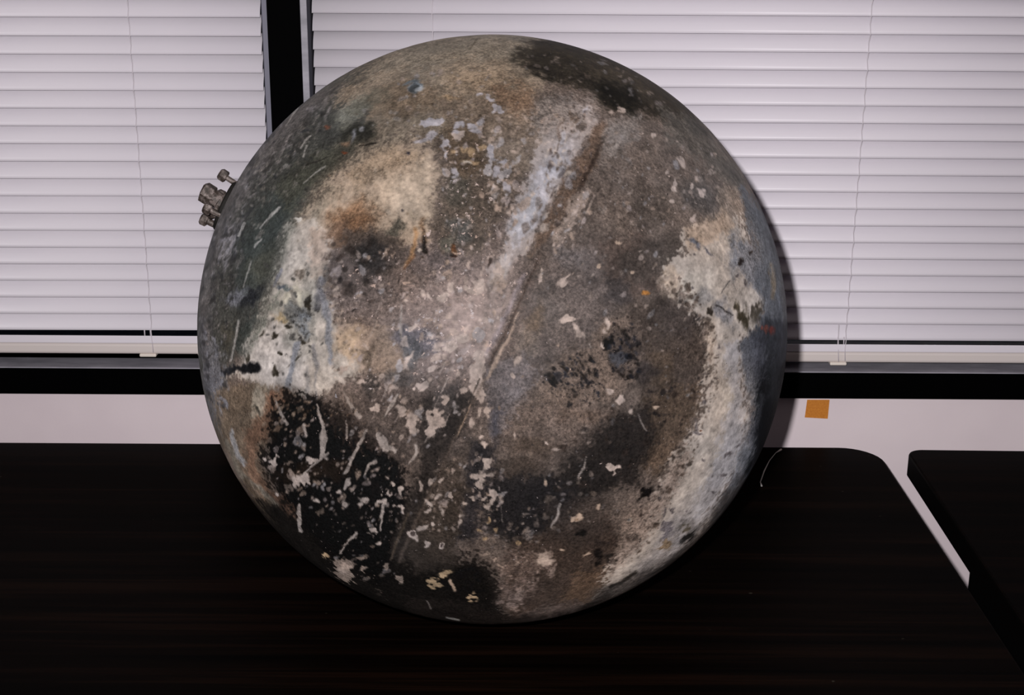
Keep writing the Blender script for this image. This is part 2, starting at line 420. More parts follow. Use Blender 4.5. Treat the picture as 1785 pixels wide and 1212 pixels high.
# ---- broad stains, with some shade and sheen painted in, in chart units
rng = random.Random(11)
FL = ((198,174,160), (206,184,172), (190,172,168), (184,158,140), (186,178,180))
def inside(p_, x, y):
    c_ = False
    for i in range(len(p_)):
        (xa, ya), (xb, yb) = p_[i], p_[i - 1]
        if (ya > y) != (yb > y) and x < (xb - xa) * (y - ya) / (yb - ya) + xa: c_ = not c_
    return c_
def scatter(p_, n_, r_lo, r_hi, ang, cols=FL, op=.9, el=1.8, gain=1.0):
    xs = [q[0] for q in p_]; ys = [q[1] for q in p_]; k_ = 0
    while k_ < n_:
        x, y = rng.uniform(min(xs), max(xs)), rng.uniform(min(ys), max(ys))
        if not inside(p_, x, y): continue
        k_ += 1
        r_ = r_lo * (r_hi / r_lo) ** (rng.random() ** 1.7); c_ = rng.choice(cols)
        blob(x, y, r_ * rng.uniform(1, el), r_, ang + rng.gauss(0, 25), tuple(v_ * gain for v_ in c_), 1.4, r_ * 0.9, op=op * rng.uniform(.55, 1))
CHAR = (19, 17, 16)
# ground colours
poly([(400,830),(480,900),(560,985),(700,1070),(860,1085),(1000,1080),(1100,1040),(1250,960),(1400,1100),(860,1500),(300,1100)], (26,22,20), 16, 10, fl=.08)  # charred underside, with the falloff of the flash put into its colour
poly([(560,380),(760,300),(900,400),(960,560),(900,700),(800,760),(640,740),(560,640)], (120,104,97), 40, 24, fl=.34)
poly([(300,300),(560,140),(700,60),(860,40),(800,110),(690,150),(650,230),(600,285),(540,350),(505,420),(470,520),(425,600),(400,640),(370,690),(380,800),(300,740)], (64,65,61), 16, 14, fl=.06, pit=.12)
# olive-brown crown
poly([(560,170),(700,60),(860,30),(1000,60),(960,150),(900,210),(840,250),(700,240),(640,250),(640,200)], (130,115,98), 24, 20, fl=.08, pit=.1)
poly([(690,60),(870,40),(990,70),(940,105),(800,110),(690,125),(620,150)], (122,112,98), 12, 10, fl=.03)
poly([(640,165),(700,140),(760,150),(760,190),(690,200),(640,200)], (118,98,78), 14, 12, op=.7)
poly([(770,120),(880,110),(900,150),(860,170),(780,160)], (152,130,106), 18, 14, op=.75, grain=.4)
poly([(760,165),(870,160),(900,220),(850,260),(770,215)], (118,100,84), 18, 16, op=.8)
poly([(860,150),(930,150),(940,210),(900,240),(860,200)], (124,96,74), 16, 14, op=.8, grain=.3)
# dark right shoulder
poly([(885,95),(960,60),(1080,90),(1200,190),(1240,240),(1190,225),(1120,200),(1060,195),(1030,160),(960,150),(920,120)], (46,41,33), 12, 12, fl=.1, pit=.2)
poly([(1020,95),(1120,130),(1210,205),(1180,215),(1100,165),(1030,130)], (62,54,43), 12, 8, op=.8)
blob(1075,165,32,18,35, (26,24,19), 10, 10); blob(945,128,26,7,12, (36,32,26), 6, 6); blob(925,205,14,6,20, (40,34,28), 4, 4, op=.6)
# slate left flank in detail
poly([(345,500),(352,420),(400,300),(470,220),(560,150),(600,150),(520,230),(440,320),(395,420),(375,520),(372,640),(350,600)], (84,81,80), 14, 10, fl=.14, pit=.3)
poly([(420,420),(470,340),(520,300),(560,280),(540,330),(490,410),(450,500),(420,540),(405,480)], (60,66,63), 16, 12, op=.9)
poly([(480,330),(560,260),(620,250),(600,290),(540,330),(500,370)], (74,74,62), 14, 10, op=.8)
poly([(375,470),(420,440),(410,520),(395,600),(375,610)], (66,66,62), 12, 10, op=.8)
poly([(352,560),(375,600),(400,650),(392,700),(385,760),(370,740),(352,650)], (100,100,106), 12, 10, fl=.3, pit=.35)
blob(400,430,9,30,12, (150,146,154), 6, 8, op=.7); blob(412,520,34,15,-12, (120,122,134), 10, 12, op=.8, pit=.5)
blob(440,520,28,11,-50, (36,38,42), 6, 8); blob(440,560,14,40,18, (58,64,62), 8, 8, op=.8); blob(430,590,10,32,20, (58,64,60), 8, 6)
blob(455,465,20,30,30, (84,84,72), 12, 10, op=.7); blob(398,590,10,34,10, (86,80,66), 10, 8, op=.7)
# crown-left greens
poly([(600,215),(650,215),(655,245),(620,268),(590,262)], (42,42,36), 8, 8, op=.85)
blob(612,196,34,13,-42, (134,133,120), 9, 8, op=.85); blob(640,178,30,12,-30, (96,92,78), 8, 8, op=.6)
blob(600,250,22,9,-15, (118,112,98), 6, 6, op=.6); blob(595,275,32,14,-35, (66,66,58), 10, 8, op=.8)
blob(620,140,40,9,-28, (60,60,56), 7, 7, op=.6); blob(648,115,60,6,-26, (104,98,88), 6, 5, op=.6)
# beige upper-left field
poly([(520,385),(560,330),(625,268),(700,240),(752,262),(772,300),(760,360),(750,420),(722,445),(690,440),(600,420),(570,450),(540,480),(500,490)], (180,159,138), 22, 12, fl=.12, pit=.14)
poly([(600,300),(680,255),(740,270),(700,300),(620,330)], (164,141,116), 14, 12, op=.7)
poly([(660,310),(745,280),(756,330),(745,400),(700,390),(660,350)], (202,181,158), 16, 12, op=.85)
blob(560,360,42,16,-58, (150,140,122), 12, 10, op=.6)
blob(612,385,44,34,0, (134,98,70), 18, 12); blob(596,415,26,28,20, (130,98,76), 12, 10, op=.9); blob(622,365,30,14,-20, (156,120,90), 10, 8, op=.7)
# pale left field
poly([(505,395),(550,375),(572,420),(575,500),(590,560),(640,580),(660,620),(630,650),(570,690),(520,700),(480,690),(420,655),(392,660),(432,625),(440,580),(462,530),(485,480)], (196,184,172), 13, 9, fl=.05, pit=.12)
poly([(540,400),(572,400),(575,470),(560,500),(540,460)], (198,170,150), 10, 8, op=.7)
poly([(430,600),(480,560),(530,620),(540,680),(480,690),(430,650)], (200,190,184), 14, 10, op=.7)
blob(530,560,24,70,8, (160,156,146), 12, 14, op=.7, pit=.5); blob(512,520,20,22,0, (196,186,158), 8, 8, op=.6, pit=.35)
blob(497,552,18,12,-15, (176,150,108), 6, 6, op=.85); blob(518,545,20,15,20, (104,106,108), 6, 10, op=.75, pit=.5)
blob(530,575,10,20,10, (138,144,152), 5, 5, op=.8); blob(513,518,16,5,60, (120,112,104), 3, 4, op=.7)
blob(495,500,12,4,10, (60,72,88), 2.5, 2, op=.8); blob(519,480,6,9,-20, (120,108,96), 3, 3, op=.8); blob(480,535,12,8,40, (150,146,132), 4, 5, op=.7)
poly([(470,540),(500,500),(480,520),(456,570),(440,610),(450,570)], (112,116,104), 8, 6, op=.8)
for x, y, r1, r2, a in ((458,582,8,3,-55),(480,585,7,4,-10),(433,625,3,9,5),(487,618,7,5,0),(478,645,3,8,10),(512,632,14,2,-40),(523,600,7,4,30),(503,570,6,3,0),(529,597,8,4,0),(480,655,4,4,0),(540,530,5,10,0)):
    blob(x, y, r1, r2, a, (58,52,42), 1.6, 2)
for k in range(70):
    x = rng.gauss(520, 28); y = rng.gauss(580, 48); blob(x, y, rng.uniform(1.6,4.5), rng.uniform(1.2,2.6), rng.uniform(0,180), (82,80,76), 1.2, 2.2, op=.8)
# grey runs through the pale field
stroke([(562,480),(566,520),(572,560),(575,600),(578,640)], [7,10,13,11,5], (150,150,156), 2.5, 4); blob(563,512,8,22,0, (120,118,124), 5, 7, op=.8, pit=.5)
stroke([(518,600),(510,640),(503,672),(498,700)], [9,10,9,7], (148,148,154), 1.8, 2); stroke([(548,600),(552,650),(550,700),(560,760),(570,790)], [7,9,12,9,6], (150,144,142), 2.5, 5)
stroke([(535,640),(536,690)], [6,9], (166,160,158), 2.5, 3, op=.7); stroke([(492,470),(478,500)], [5,3], (130,128,146), 2, 2)
stroke([(398,648),(414,641),(430,642),(446,640)], [7,11,15,16], (24,24,27), 3, 3); blob(400,647,12,5,-20, (40,42,46), 4, 4)
# tan lower-left flank
poly([(372,690),(400,662),(450,668),(520,690),(500,720),(470,760),(455,800),(470,850),(500,890),(520,930),(470,890),(420,830),(385,770)], (112,96,80), 12, 12, pit=.14, fl=.06)
poly([(470,690),(510,690),(520,710),(480,760),(450,770),(445,810),(470,850),(510,885),(520,915),(470,880),(430,820),(430,760),(450,730)], (126,94,74), 12, 10)
blob(478,700,22,16,0, (140,100,76), 8, 6); blob(500,880,30,14,40, (82,60,48), 8, 8)
blob(450,700,10,24,10, (192,180,160), 6, 6, op=.8); blob(448,714,3,8,-25, (66,62,54), 1.6, 1)
stroke([(405,750),(412,790),(425,810)], [6,10,6], (158,160,166), 3, 4, op=.85); stroke([(396,770),(420,830),(450,850),(480,880)], [6,8,8,5], (132,124,110), 3, 4, op=.8)
stroke([(430,840),(460,880),(500,920),(540,960)], [10,14,16,12], (96,80,64), 5, 8, op=.9)
# charred lower left
poly([(478,705),(500,690),(545,684),(590,700),(620,730),(690,760),(715,830),(728,900),(715,1000),(690,1060),(560,985),(520,930),(512,890),(478,850),(455,800),(472,750)], (14,12,11), 20, 12, fl=.2, pit=.1, grain=.7)
poly([(560,690),(600,700),(640,735),(690,765),(690,800),(620,780),(570,740)], (58,48,43), 18, 12, op=.7, fl=.3, grain=.7)
poly([(450,870),(520,910),(560,960),(640,1020),(700,1060),(660,1090),(540,1010)], (22,19,17), 8, 8, fl=.12)
poly([(540,820),(620,800),(690,830),(690,900),(600,900),(540,880)], (20,18,17), 16, 12, fl=.12, op=.85)
blob(545,820,60,14,-5, (46,34,26), 10, 10, op=.7)
# centre-left field
poly([(575,450),(640,420),(700,430),(700,500),(650,540),(600,560),(575,520)], (118,103,97), 18, 14, fl=.34, pit=.22)
poly([(600,400),(650,395),(700,410),(720,450),(690,480),(640,470),(610,440)], (82,71,64), 12, 12, fl=.24, pit=.25, op=.9)
blob(650,450,24,30,0, (44,42,42), 12, 12, op=.8, pit=.3); blob(690,400,16,16,0, (84,82,72), 6, 6, op=.8)
poly([(590,560),(640,560),(690,580),(720,620),(690,660),(640,660),(600,620)], (170,142,120), 20, 16, op=.85, fl=.3, grain=.4)
blob(610,600,24,30,0, (216,184,150), 10, 12, op=.85); blob(670,600,34,30,10, (164,140,122), 16, 14, op=.8)
blob(645,665,14,32,0, (72,66,64), 8, 8, op=.7); blob(695,660,26,14,0, (92,88,88), 8, 8, op=.7); blob(640,625,10,18,10, (92,78,64), 6, 6, op=.7)
poly([(620,690),(700,680),(780,700),(760,760),(700,820),(660,770),(620,740)], (92,80,74), 22, 16, op=.8, fl=.2)
# central field of flaked lilac-pink scale, with the flash sheen painted in
poly([(700,500),(790,450),(860,470),(880,540),(850,620),(800,660),(730,640),(690,580)], (152,132,125), 26, 18, op=.9, fl=.45)
poly([(770,520),(850,490),(880,550),(840,620),(770,610)], (190,166,158), 22, 14, op=.75, fl=.5, grain=.5)
blob(745,450,60,30,0, (112,104,108), 20, 16, op=.6); blob(730,595,36,18,10, (116,112,122), 10, 10, op=.8); blob(720,620,14,22,0, (98,100,104), 8, 8, op=.7)
# upper middle field
poly([(765,250),(840,240),(930,280),(900,330),(860,400),(840,440),(770,440),(752,400),(770,320)], (100,87,76), 18, 16, fl=.42, pit=.2)
blob(795,330,26,34,10, (86,82,72), 12, 10, op=.7); blob(800,400,22,22,0, (96,100,100), 10, 8, op=.6); blob(780,425,14,14,0, (122,122,110), 6, 5, op=.6)
poly([(780,225),(840,215),(850,300),(800,310),(775,260)], (94,76,58), 14, 12, op=.7, fl=.35)
poly([(850,190),(960,190),(980,230),(920,300),(860,290)], (134,116,100), 20, 16, op=.85, grain=.4, fl=.25)
# pale stripe along the score
poly([(985,190),(1030,185),(1050,210),(1010,280),(968,350),(945,410),(905,455),(870,490),(855,470),(880,420),(905,350),(930,290),(950,240)], (190,176,172), 14, 12, fl=.12)
poly([(980,240),(1010,230),(975,300),(950,360),(920,410),(890,440),(905,380),(935,310)], (186,182,190), 12, 10, op=.9)
poly([(930,170),(1000,165),(990,200),(950,240),(920,220)], (126,118,114), 16, 14, op=.8)
poly([(860,470),(905,455),(900,500),(880,560),(860,600),(835,600),(840,540)], (164,144,136), 12, 10, op=.8, fl=.3)
blob(873,470,12,26,18, (206,194,190), 7, 6, op=.8); blob(905,390,18,30,25, (196,194,202), 8, 8, op=.7); blob(925,350,16,24,25, (200,198,206), 8, 8, op=.6)
# brown band right of the stripe
poly([(1050,205),(1062,215),(1040,280),(1010,330),(985,385),(950,420),(925,450),(935,410),(965,350),(1000,285),(1030,225)], (118,94,78), 8, 8, fl=.2, pit=.3, grain=.4)
stroke([(1056,236),(1035,280),(1012,325),(990,372),(975,392)], [5,6,5,5,3], (62,48,40), 3, 3, op=.9)
poly([(1010,330),(1030,330),(1010,380),(985,420),(965,440),(965,410)], (176,154,140), 8, 8, op=.8, fl=.35)
stroke([(1037,340),(1022,372)], [4,3], (170,150,138), 1.5, 1); blob(1052,362,8,8,0, (172,160,154), 4, 4)
poly([(1060,210),(1110,205),(1120,250),(1080,270),(1055,290),(1050,260)], (142,132,126), 14, 12, op=.8, grain=.3)
# right upper field
poly([(1060,280),(1120,230),(1200,250),(1280,330),(1270,380),(1200,400),(1120,420),(1050,400),(1045,340)], (116,101,92), 18, 14, fl=.28, pit=.32)
poly([(1150,190),(1220,215),(1300,310),(1290,340),(1230,280),(1170,250)], (92,86,80), 14, 10, op=.9, fl=.03)
poly([(1100,330),(1160,330),(1180,380),(1120,400)], (94,82,74), 16, 14, op=.8); blob(1230,350,40,26,30, (86,80,77), 14, 12, op=.8)
poly([(1255,330),(1290,330),(1310,390),(1280,400),(1250,380)], (150,132,118), 12, 10, op=.85)
# smooth grey field
poly([(960,440),(1010,420),(1060,440),(1080,520),(1060,570),(1000,610),(930,640),(900,600),(930,520)], (116,103,98), 20, 14, fl=.04, pit=.06)
blob(995,450,26,20,0, (120,112,112), 12, 8, op=.7); blob(915,590,22,30,20, (152,136,126), 10, 10, op=.8, grain=.3); blob(960,545,34,40,0, (120,108,102), 16, 10, op=.6)
blob(930,560,16,30,25, (132,108,86), 10, 8, op=.7)
poly([(1040,420),(1120,410),(1160,440),(1150,500),(1100,530),(1070,500)], (98,82,74), 18, 14, fl=.12, pit=.15)
poly([(1080,440),(1190,400),(1195,445),(1150,480),(1100,500)], (82,72,66), 14, 12, op=.8, fl=.08); blob(1080,510,22,22,0, (76,70,70), 10, 10, op=.7, pit=.4)
# dark field at right
poly([(1090,540),(1160,520),(1225,550),(1235,600),(1228,680),(1190,720),(1130,700),(1090,640)], (84,72,65), 14, 12, fl=.12, pit=.3)
poly([(1160,530),(1215,545),(1200,600),(1150,580)], (78,68,64), 12, 10, op=.8); blob(1150,640,26,30,0, (104,84,66), 12, 10, op=.6); blob(1120,650,26,18,-30, (58,52,52), 10, 10, op=.8)
poly([(1120,690),(1230,660),(1225,720),(1190,790),(1140,840),(1100,800)], (98,80,66), 14, 14, fl=.2, pit=.45)
# pitted brown field
poly([(1045,560),(1100,550),(1120,600),(1105,670),(1060,700),(1000,730),(940,720),(935,680),(985,620),(1030,610)], (130,111,99), 14, 10, fl=.12, pit=.5)
blob(1090,612,28,42,10, (76,66,62), 12, 10, op=.7, pit=.6); blob(1078,628,12,14,0, (74,80,94), 6, 5, op=.7); blob(1060,600,10,10,30, (24,20,18), 4, 4)
PITS = ((24,24,30), (34,27,23), (30,34,46), (22,20,20))
scatter([(1062,592),(1085,580),(1112,590),(1116,650),(1100,668),(1066,655)], 62, 1.6, 4.6, 60, PITS, op=.95, el=2.0)
scatter([(940,665),(985,625),(1010,612),(1040,622),(1056,660),(1050,700),(1000,718),(960,690)], 150, 1.3, 3.8, 60, PITS, op=.95, el=2.0)
scatter([(900,700),(1000,700),(1060,720),(1050,780),(920,790)], 70, 1.1, 2.6, 60, PITS, op=.9, el=1.8)
scatter([(1045,560),(1100,550),(1118,590),(1060,600)], 26, 1.4, 3.4, 60, PITS, op=.9, el=1.8)
blob(916,720,7,3,0, PITS[0], 1.5, 2); blob(928,718,3,7,0, PITS[0], 1.5, 2); blob(931,709,4,4,0, PITS[2], 1.5, 2); blob(993,706,8,6,-30, PITS[0], 2, 3)
# brown lower middle
poly([(870,690),(960,690),(1060,710),(1080,760),(1000,800),(930,830),(880,800),(860,740)], (112,97,89), 24, 16, fl=.1, pit=.4)
blob(925,775,46,20,-5, (92,76,64), 14, 12, op=.8); blob(905,820,34,18,-10, (84,70,60), 12, 12, op=.8); blob(1010,725,50,14,0, (122,98,82), 12, 10, op=.6)
poly([(860,630),(910,620),(935,660),(920,700),(880,760),(860,770),(845,720)], (130,121,123), 16, 14, op=.85, fl=.12); blob(868,740,14,34,10, (58,60,74), 10, 10, op=.85); blob(895,690,22,20,0, (132,127,134), 12, 10, op=.6)
# dark band lower right of centre
poly([(1050,740),(1130,700),(1140,780),(1110,850),(1020,870),(960,900),(930,870),(980,810)], (42,37,35), 20, 16, fl=.16, pit=.3)
poly([(860,830),(960,830),(1010,870),(970,930),(900,950),(840,920),(830,870)], (38,35,36), 18, 14, fl=.2, pit=.2)
poly([(820,770),(870,770),(850,850),(830,940),(790,950),(800,860)], (40,38,42), 14, 12, fl=.25, op=.9)
# lower middle olive and score shade
poly([(740,830),(800,800),(820,860),(800,930),(770,980),(700,990),(690,950),(715,880)], (68,58,50), 14, 12, fl=.22)
poly([(745,690),(800,680),(830,690),(790,780),(750,850),(720,930),(690,1000),(680,960),(705,880),(730,800)], (46,40,37), 14, 12, fl=.08, op=.9)
poly([(760,680),(800,670),(790,720),(760,760),(745,730)], (88,80,78), 10, 8, op=.9)
poly([(800,790),(822,770),(790,850),(765,880),(750,860)], (86,74,66), 10, 8, op=.8)
# bottom
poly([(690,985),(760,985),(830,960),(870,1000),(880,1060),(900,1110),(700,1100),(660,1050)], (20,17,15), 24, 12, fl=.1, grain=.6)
poly([(720,960),(790,950),(800,985),(730,1000)], (54,46,40), 14, 10, op=.8)
poly([(880,960),(960,920),(1060,900),(1090,950),(1060,1010),(980,1060),(900,1090),(870,1050)], (72,58,50), 14, 14, fl=.12, pit=.3)
poly([(1000,1000),(1060,985),(1080,1010),(1040,1050),(980,1060)], (104,80,62), 14, 10, op=.85)
poly([(950,880),(1060,860),(1080,930),(1000,960),(950,930)], (62,52,47), 18, 14, op=.7, pit=.35)
poly([(880,960),(960,965),(960,990),(930,1010),(940,1030),(890,1060),(868,1050),(885,1010),(870,990)], (118,100,92), 16, 14, op=.6, fl=.4, grain=.6, pit=.4)
blob(948,978,16,13,-15, (206,182,166), 4, 6); poly([(900,1075),(960,1055),(1020,1058),(980,1085),(920,1095)], (96,82,76), 8, 8, op=.8, fl=.2)
# white field on the right flank
poly([(1195,400),(1240,385),(1290,380),(1312,430),(1318,480),(1332,530),(1325,565),(1290,590),(1300,640),(1306,720),(1296,790),(1270,850),(1225,920),(1160,985),(1090,1035),(1040,1050),(1055,1000),(1100,950),(1128,900),(1150,850),(1180,790),(1215,740),(1232,680),(1240,610),(1228,560),(1180,520),(1162,490),(1165,455),(1195,440)], (192,178,166), 19, 6, fl=.03, pit=.14, grain=.7)
poly([(1085,900),(1130,870),(1150,860),(1170,810),(1200,790),(1180,860),(1140,930),(1090,990),(1060,1010),(1080,950)], (150,130,118), 12, 12, op=.85, pit=.5, grain=.5)
poly([(1195,395),(1260,370),(1280,390),(1250,420),(1200,440)], (184,156,132), 10, 8, op=.8, pit=.3, grain=.4)
poly([(1262,600),(1290,600),(1302,700),(1296,780),(1268,850),(1220,915),(1180,950),(1210,890),(1250,800),(1270,700)], (160,157,162), 14, 8, op=.85)
poly([(1180,900),(1230,900),(1180,970),(1120,1010),(1100,1000),(1140,950)], (152,142,138), 12, 10, op=.8)
blob(1215,500,30,26,0, (210,198,184), 12, 10, op=.7); blob(1172,490,12,24,0, (226,196,168), 8, 6, op=.7); blob(1240,600,8,40,0, (222,196,172), 8, 6, op=.6)
blob(1268,690,26,10,90, (200,186,166), 8, 6, op=.5); blob(1215,880,40,22,-40, (176,165,160), 14, 10, op=.6)
# smudges on the white field
blob(1228,510,15,17,0, (142,136,134), 7, 7, op=.85); blob(1262,545,12,22,-25, (142,140,146), 7, 6, op=.85); blob(1280,450,16,30,10, (128,132,142), 10, 10, op=.8, pit=.3)
poly([(1275,415),(1320,420),(1335,470),(1320,500),(1290,475),(1278,450)], (112,116,128), 10, 10, op=.8, pit=.4)
blob(1292,455,4,8,0, (46,38,36), 2, 2); blob(1310,440,3,6,0, (48,40,36), 1.6, 1.5); blob(1322,447,3,5,0, (84,64,52), 1.6, 1.5)
blob(1296,552,6,18,-22, (62,54,40), 3, 5); blob(1287,535,4,7,-10, (70,62,48), 2.5, 3); blob(1321,540,12,8,-60, (64,56,46), 4, 6); blob(1320,545,8,16,25, (76,68,58), 5, 6, op=.8)
blob(1239,542,5,6,20, (62,54,46), 1.8, 1.5); stroke([(1248,532),(1262,538),(1278,550)], [2,3,1.5], (70,64,64), 1.3, 1); stroke([(1272,490),(1257,512)], [2,1.5], (110,104,102), 1.2, .6)
blob(1212,425,12,4,38, (118,120,132), 2.5, 2); blob(1235,438,11,2.6,42, (98,96,104), 1.6, 1.2)
for x, y, r1, r2, a in ((1210,442,3,3,0),(1183,487,2,2,0),(1206,500,3,2.4,0),(1287,482,2.5,2.5,0),(1302,492,2.5,5,-25),(1255,605,3,4,0),(1253,618,3,2,0),(1228,702,4.5,6.5,10),(1250,659,1.6,3,0),(1237,718,1.6,3,0),(1214,745,3.5,14,5),(1216,756,11,4,15),(1227,801,2.6,2.6,0),(1199,812,3,2,-30),(1289,778,4,2.4,-40),(1262,829,3.4,2.8,0),(1245,860,2,2,0),(1198,892,2,2,0),(1175,893,3.6,3.6,0),(1160,894,3,9,10),(1160,925,9,14,5),(1158,950,9,9,0),(1242,832,2,2,0),(1272,795,10,4,-30),(1148,870,3,5,10)):
    blob(x, y, r1, r2, a, (92,84,86), 1.6, 1.4, op=.85)
blob(1222,750,2.4,2.4,0, (110,66,44), 1.2, .6); blob(1160,928,9,15,5, (134,124,128), 5, 4, op=.7); blob(1158,952,9,8,0, (150,122,88), 4, 4, op=.8)
blob(1122,862,15,7,-28, (22,18,16), 3, 5); blob(1110,870,9,6,-20, (24,20,18), 3, 4); blob(1148,850,3,6,15, (40,32,28), 1.5, 1.5)
blob(1045,972,7,14,12, (30,24,22), 3, 4); blob(1042,950,14,9,0, (44,36,33), 5, 6, op=.9); blob(1064,976,5,4,0, (46,38,34), 2, 2); blob(1105,940,22,8,-50, (58,50,46), 6, 8, op=.85, pit=.6); blob(1016,930,8,5,0, (28,24,22), 3, 4)
blob(1200,940,14,5,-35, (30,27,26), 3, 3.5); blob(1205,915,14,12,-40, (116,108,104), 6, 6, op=.7); blob(1198,922,6,7,0, (82,72,54), 3, 3, op=.8)
stroke([(1065,1025),(1090,1012),(1110,1000)], [4,7,4], (40,35,30), 3, 4); stroke([(1130,1005),(1160,990),(1185,972)], [3,4,2], (62,56,52), 2, 2)
# blue-black stained right limb, shade of its lower edge painted into the colour
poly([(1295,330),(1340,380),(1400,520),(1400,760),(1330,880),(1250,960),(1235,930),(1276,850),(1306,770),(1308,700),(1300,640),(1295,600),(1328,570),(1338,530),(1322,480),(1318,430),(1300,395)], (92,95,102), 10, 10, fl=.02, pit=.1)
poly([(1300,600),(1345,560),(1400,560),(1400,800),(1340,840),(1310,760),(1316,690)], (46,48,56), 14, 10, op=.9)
poly([(1318,680),(1340,640),(1400,620),(1400,860),(1300,960),(1240,970),(1285,870),(1316,790)], (15,17,21), 12, 9)  # near-black where the flash stops reaching, painted as colour
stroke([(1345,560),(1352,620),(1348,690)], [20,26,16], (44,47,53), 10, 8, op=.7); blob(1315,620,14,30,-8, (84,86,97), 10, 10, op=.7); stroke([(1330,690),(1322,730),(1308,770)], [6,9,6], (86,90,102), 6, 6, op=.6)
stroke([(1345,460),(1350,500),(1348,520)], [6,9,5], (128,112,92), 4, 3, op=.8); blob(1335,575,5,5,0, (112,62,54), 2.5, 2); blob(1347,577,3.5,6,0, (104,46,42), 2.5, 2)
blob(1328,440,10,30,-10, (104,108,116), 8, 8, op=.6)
poly([(1040,1030),(1110,1003),(1170,975),(1230,920),(1290,830),(1330,860),(1240,980),(1120,1060),(1000,1100)], (58,52,49), 9, 6, op=.8, grain=.2)  # lower right rim darkened in colour for the flash falloff
poly([(700,1040),(800,1050),(900,1075),(1000,1068),(1060,1040),(1100,1060),(900,1120),(720,1100)], (34,28,25), 9, 8, op=.7)  # bottom rim darkened in colour for the flash falloff
# soft scorch gradients along the edges of the pale fields
stroke([(508,395),(478,490),(446,585),(432,615)], 15, (112,113,104), 13, 3, op=.7)
stroke([(520,380),(565,318),(630,264),(700,238)], 16, (108,100,86), 14, 4, op=.6)
stroke([(1302,600),(1309,690),(1302,770),(1278,845)], 14, (126,128,137), 12, 3, op=.65)
stroke([(1310,400),(1325,470),(1338,530)], 12, (110,112,120), 9, 3, op=.6)
poly([(950,185),(1030,175),(1045,205),(1000,260),(940,280)], (160,147,141), 22, 14, op=.6, fl=.2)
scatter([(985,190),(1045,190),(1000,300),(960,400),(920,450),(900,430),(940,320)], 80, 1.4, 5, -62, ((128,108,94),(140,122,112),(112,98,90)), op=.75, el=3)
scatter([(985,190),(1045,190),(1000,300),(960,400),(880,480),(870,450),(930,300)], 60, 1.4, 5, -62, ((206,188,176),(200,196,204),(212,190,172)), op=.8, el=3)
scatter([(860,290),(930,270),(915,350),(880,430),(850,460),(845,380)], 60, 1.4, 6.5, -58, op=.9)
scatter([(960,390),(1030,330),(1040,350),(1000,430),(960,450)], 40, 1.3, 5, -62, op=.85)
scatter([(1055,205),(1120,200),(1120,300),(1050,330)], 50, 1.2, 4, -60, ((166,152,144),(150,140,136),(92,80,72)), op=.75)
scatter([(600,200),(860,110),(940,160),(800,240),(680,240)], 110, 1.0, 3, -5, ((148,128,108),(88,76,62),(134,122,106),(160,152,148)), op=.7, el=2.6)
scatter([(560,300),(700,250),(760,280),(750,400),(700,390),(600,330)], 90, 1.0, 3, -50, ((206,184,156),(146,120,94),(190,176,160)), op=.6, el=2)
# ---- flakes, scratches and spots
scatter([(700,500),(780,440),(860,460),(890,540),(850,640),(760,650),(690,590)], 110, 1.4, 8, -60, gain=1.08)  # flakes brightened here as part of the painted sheen
scatter([(580,440),(700,430),(720,560),(690,700),(600,680),(570,560)], 70, 1.8, 7, -60)
scatter([(640,660),(800,640),(830,700),(760,790),(700,800),(650,760)], 50, 1.8, 6, -60)
scatter([(770,230),(870,210),(930,290),(880,380),(850,450),(770,430)], 95, 1.8, 7.5, -50, gain=.96)
scatter([(880,200),(980,180),(960,250),(900,300)], 40, 1.6, 5, -40, op=.7)
scatter([(480,700),(560,690),(620,730),(690,770),(690,850),(600,900),(510,880),(465,800)], 150, 1.0, 5.5, -55, gain=.84)
scatter([(640,800),(730,800),(730,900),(650,940),(620,880)], 60, 1.1, 4.5, -55, gain=.8)
scatter([(520,880),(700,900),(700,1010),(600,1010)], 60, 1.0, 3.6, -45, gain=.62)
scatter([(730,830),(830,780),(850,860),(800,930),(740,960)], 55, 1.6, 6, -55, gain=.84)
scatter([(820,740),(880,700),(880,900),(820,900)], 45, 1.6, 6, -60, gain=.86)
scatter([(830,880),(930,880),(950,960),(850,980)], 55, 1.4, 5, -30, gain=.72)
scatter([(920,820),(1080,800),(1080,900),(960,940)], 50, 1.2, 4, -30, gain=.66)
scatter([(1060,220),(1250,260),(1270,380),(1060,420)], 75, 1.2, 4, 60, gain=.84)
scatter([(930,430),(1150,430),(1130,540),(960,600)], 35, 1.2, 3.4, -50, gain=.86)
scatter([(880,640),(1080,700),(1060,800),(880,800)], 35, 1.2, 3.6, -50, gain=.78)
scatter([(880,80),(1100,120),(1180,200),(1040,180),(920,130)], 60, 1.2, 4, 15, gain=.58, op=.8)
scatter([(690,130),(860,120),(880,200),(700,230)], 45, 1.4, 4, -10, gain=.78, op=.7)
scatter([(350,520),(400,300),(480,220),(600,150),(560,230),(450,340),(420,450),(390,620),(360,680)], 260, 0.9, 2.8, -58, ((128,121,120),(112,107,104),(140,135,140)), op=.65, el=4.5)
scatter([(350,520),(400,300),(480,220),(600,150),(560,230),(450,340),(420,450),(390,620),(360,680)], 200, 1.2, 3.4, -58, ((46,45,42),(54,54,52),(40,42,44)), op=.7, el=4)
scatter([(420,300),(560,200),(600,230),(520,320),(450,430)], 70, 1.2, 3, -55, ((132,126,120),(118,112,104)), op=.7, el=3)
scatter([(352,560),(395,600),(398,690),(385,740),(360,680)], 60, 1.4, 4, 70, ((150,152,166),(60,60,64)), op=.7, el=3)
scatter([(1090,540),(1230,560),(1220,690),(1120,700)], 40, 1.2, 3, -50, gain=.7)
DK = ((46,38,34), (58,46,40), (36,32,33))
